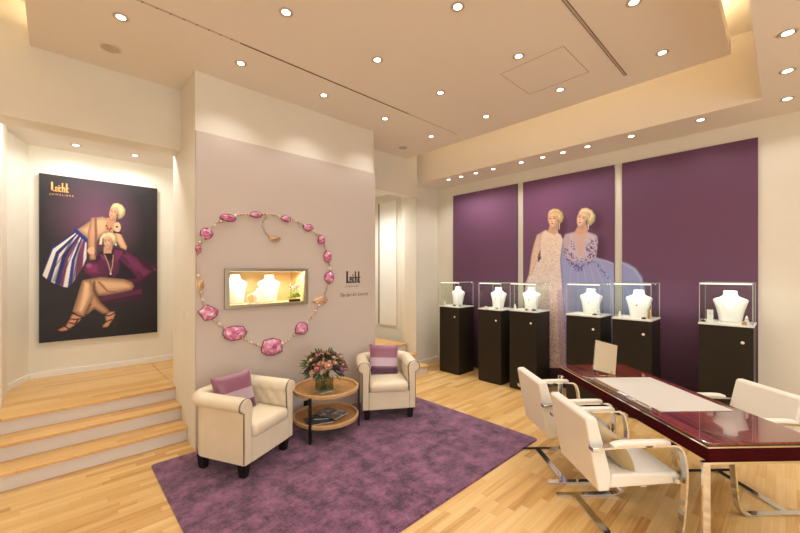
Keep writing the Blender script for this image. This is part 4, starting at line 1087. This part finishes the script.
for x in (-.030, TW-.010):
    for y0 in (-.004, TL-.008):
        bm = BM()
        pth = [(0, TZ-.112), (0, .30), (0, .05), (.006, .018), (.03, .006)]
        s = 1 if y0 < .5 else -1
        yb = y0
        L_ = [(yb+s*p[0], p[1]) for p in smoothpath(pth, 2)]
        # flat bar facing the short end
        P = [Vector(q) for q in L_]; A1 = []; A2 = []
        for k, p in enumerate(P):
            d = (P[min(k+1, len(P)-1)]-P[max(k-1, 0)]).normalized(); n = Vector((-d.y, d.x))*.006
            A1.append(p+n); A2.append(p-n)
        rings(bm, [[(x, A1[k].x+.006, A1[k].y), (x+.04, A1[k].x+.006, A1[k].y), (x+.04, A2[k].x+.006, A2[k].y), (x, A2[k].x+.006, A2[k].y)] for k in range(len(P))])
        link('leg', bm, M['chrome'], desk)
def tl(x, y, z=TZ): return desk_m @ Vector((x, y, z))
desk_m = Matrix.Translation(dk0) @ Matrix.Rotation(TR, 4, 'Z')
inv = desk_m.inverted()
q = [inv @ w(x, y, TZ+.003) for x, y in ((594, 378), (650, 377), (734, 411), (661, 411))]
bx0 = (q[0].x+q[3].x)/2; bx1 = (q[1].x+q[2].x)/2; by0 = (q[2].y+q[3].y)/2; by1 = (q[0].y+q[1].y)/2
pad = link('writing_pad', box(BM(), bx0, by0, 0, bx1, by1, .003), M['blot'], None, bevel=.001)
pad.location = (dk0.x, dk0.y, TZ+.0008); pad.rotation_euler = (0, 0, TR)
tag(pad, 'large pale writing pad lying along the middle of the desk', 'desk pad')
# glass ruler strip and small items beside the pad
rul = link('glass_strip', box(BM(), bx0-.062, by0+.02, 0, bx0-.008, by1, .006), M['glassedge'], None, bevel=.001)
rul.location = (dk0.x, dk0.y, TZ+.0005); rul.rotation_euler = (0, 0, TR); rul.data.materials[0] = mat('smoked_glass_strip', (98, 72, 66), .06, coat=1)
tag(rul, 'narrow glossy glass strip along the left edge of the writing pad', 'glass strip')
bc = thing('bracelet', 'thin pearl bracelet lying at the near end of the glass strip', 'bracelet', tl(bx0-.034, by0+.13, TZ+.0068), TR)
bm = BM(); bp = BM()
tube(bp, [(.018*math.cos(k*2*PI/26), .085*math.sin(k*2*PI/26), .004) for k in range(26)], .0014, 4, closed=True)
for k in range(26):
    t = k*2*PI/26; p = (.018*math.cos(t), .085*math.sin(t), .004); sphere(bp, p, .0044, 1)
link('bead_string', bp, M['pearl'], bc, smooth=True)
tg = link('price_card', box(BM(), -.012, -.045, 0, .012, .045, .003), M['paper'], None); tg.location = tl(bx0-.032, by0+.34, TZ+.0066); tg.rotation_euler = (0, 0, TR+.05)
tag(tg, 'small white card lying on the glass strip near the pad middle', 'card')
# table mirror
mp_ = inv @ w(604, 375, TZ)
mr = thing('table_mirror', 'small rectangular standing mirror at the far end of the desk', 'mirror', tl(mp_.x, mp_.y, TZ), TR+.02)
bm = BM(); box(bm, -.106, -.004, .0, .106, .004, .270); fr_ = link('frame_plate', bm, M['steel'], mr, bevel=.002); fr_.location = (0, 0, .022); fr_.rotation_euler = (-.26, .26, 0)
bm = BM(); box(bm, -.102, -.0058, .004, .102, -.0045, .266); o = link('mirror_glass', bm, M['mirror'], mr); o.location = (0, 0, .022); o.rotation_euler = (-.26, .26, 0)
bm = BM(); tube(bm, [(-.07, .0, .03), (-.07, -.035, .003), (.07, -.035, .003), (.07, 0, .03)], .003, 6); tube(bm, [(0, .035, .14), (0, .10, .004)], .003, 6); tube(bm, [(-.05, .10, .004), (.05, .10, .004)], .003, 6)
link('stand', bm, M['brass'], mr)

# ------------------------------------------------------------------ flat-bar cantilever chairs
def make_chair():
    r = thing('cantilever_chair', '', 'chair', group='white leather chairs with flat chrome frames')
    def cushion_prism(prof, y0, y1, name):
        bm = BM(); a = [bm.verts.new((p[0], y0, p[1])) for p in prof]; b = [bm.verts.new((p[0], y1, p[1])) for p in prof]
        bm.faces.new(a[::-1]); bm.faces.new(b)
        for i in range(len(prof)): bm.faces.new((a[i], a[(i+1) % len(prof)], b[(i+1) % len(prof)], b[i]))
        return link(name, bm, M['wleather'], r, bevel=.012, seg=3)
    cushion_prism([(-.212, .330), (-.145, .335), (-.135, .43), (-.165, .55), (-.222, .765), (-.234, .782), (-.280, .782), (-.296, .768), (-.258, .55)], -.24, .24, 'backrest')
    cushion_prism([(-.150, .350), (.27, .372), (.292, .385), (.290, .425), (.27, .440), (-.130, .432)], -.24, .24, 'seat')
    fp = smoothpath([(-.262, .606), (-.12, .620), (.19, .626), (.262, .618), (.292, .53), (.298, .42), (.286, .26), (.274, .13), (.254, .045), (.215, .009), (.12, .007), (-.235, .007)], 2)
    fp = [(-.262, .606)]+fp[1:]
    for s in (-1, 1):
        y0 = s*.268-.021; link('side_frame', bar(BM(), fp, y0, y0+.042, .013), M['chrome'], r)
        ap = smoothpath([(-.155, .622), (-.12, .636), (0, .640), (.15, .641), (.195, .636)], 1)
        bm = BM(); bar(bm, ap, y0-.004, y0+.040, .026); link('arm_pad', bm, M['wleather'], r, bevel=.008, seg=3)
        link('back_bracket', box(BM(), -.275, min(s*.238, s*.288), .594, -.240, max(s*.238, s*.288), .618), M['chrome'], r, bevel=.002)
        link('seat_bracket', box(BM(), .245, min(s*.236, s*.262), .385, .275, max(s*.236, s*.262), .41), M['chrome'], r)
    link('floor_crossbar', box(BM(), -.120, -.25, .002, -.070, .25, .014), M['chrome'], r)
    link('seat_support', box(BM(), .05, -.23, .352, .09, .23, .36), M['chrome'], r)
    return r
cB = make_chair(); cB.location = dr(2.44, 1.40); cB.rotation_euler = (0, 0, TR); cB['label'] = 'nearest white leather chair with flat chrome frame and beige cushion, left side of desk'
cA = dup(cB, dr(3.14, 1.385), TR, 'farther white leather chair on the left side of the desk')
cC = dup(cB, dr(2.755, 2.545), TR+PI, 'white leather chair on the right side of the desk, by the wall')
bp = link('cushion', pillow_bm(.34, .25, .10), M['beigesatin'], None, smooth=True)
bp.matrix_world = Matrix.Translation(cB.location) @ Matrix.Rotation(TR, 4, 'Z') @ Matrix.Translation((-.035, -.045, .535)) @ Matrix.Rotation(-.55, 4, 'Y') @ Matrix.Rotation(PI/2, 4, 'Z')
tag(bp, 'beige satin cushion lying on the nearest white chair', 'cushion')

# ------------------------------------------------------------------ small wall fittings
q = onX(184, 313, .946)
sw = thing('light_switch', 'small white switch on the side of the feature wall above the steps', 'switch', (.946, q[1], q[2]))
link('plate', box(BM(), -.008, -.02, -.045, 0, .02, .045), M['white'], sw, bevel=.002); link('rocker', box(BM(), -.012, -.012, -.02, -.008, .012, .02), M['white'], sw, bevel=.001)
q = onY(306, 403, FY)
so_ = thing('wall_socket', 'black wall socket low on the beige panel behind the side table', 'socket', (q[0], FY, q[2]))
link('plate', box(BM(), -.03, -.008, -.03, .03, 0, .03), M['black'], so_, bevel=.002)
bm = BM(); lathe(bm, [(.018, 0), (.018, .003)], 16); bmesh.ops.rotate(bm, verts=bm.verts, matrix=Matrix.Rotation(PI/2, 3, 'X')); o = link('socket_insert', bm, M['blackwood'], so_); o.location = (0, -.008, 0)

# ------------------------------------------------------------------ light of the surroundings, camera, colour management
W = bpy.data.worlds.new('World'); SC.world = W; W.use_nodes = True
bg = W.node_tree.nodes['Background']; bg.inputs['Color'].default_value = (.94, .98, 1., 1); bg.inputs['Strength'].default_value = 2.6
cam = bpy.data.cameras.new('Camera'); co = bpy.data.objects.new('Camera', cam); COL.objects.link(co); SC.camera = co
cam.sensor_width = 36; cam.lens = F/800*36; cam.shift_y = (CY-266.5)/800; cam.clip_start = .02
co.location = (0, 0, H); co.rotation_euler = (PI/2, 0, ROT)
SC.view_settings.view_transform = 'Standard'; SC.view_settings.look = 'None'; SC.view_settings.gamma = 1; SC.view_settings.exposure = .21
SC.view_settings.use_curve_mapping = False
SC.cycles.use_denoising = True
SC.cycles.max_bounces = 8; SC.cycles.transparent_max_bounces = 24; SC.cycles.caustics_reflective = False; SC.cycles.caustics_refractive = False
SC.cycles.sample_clamp_indirect = 4
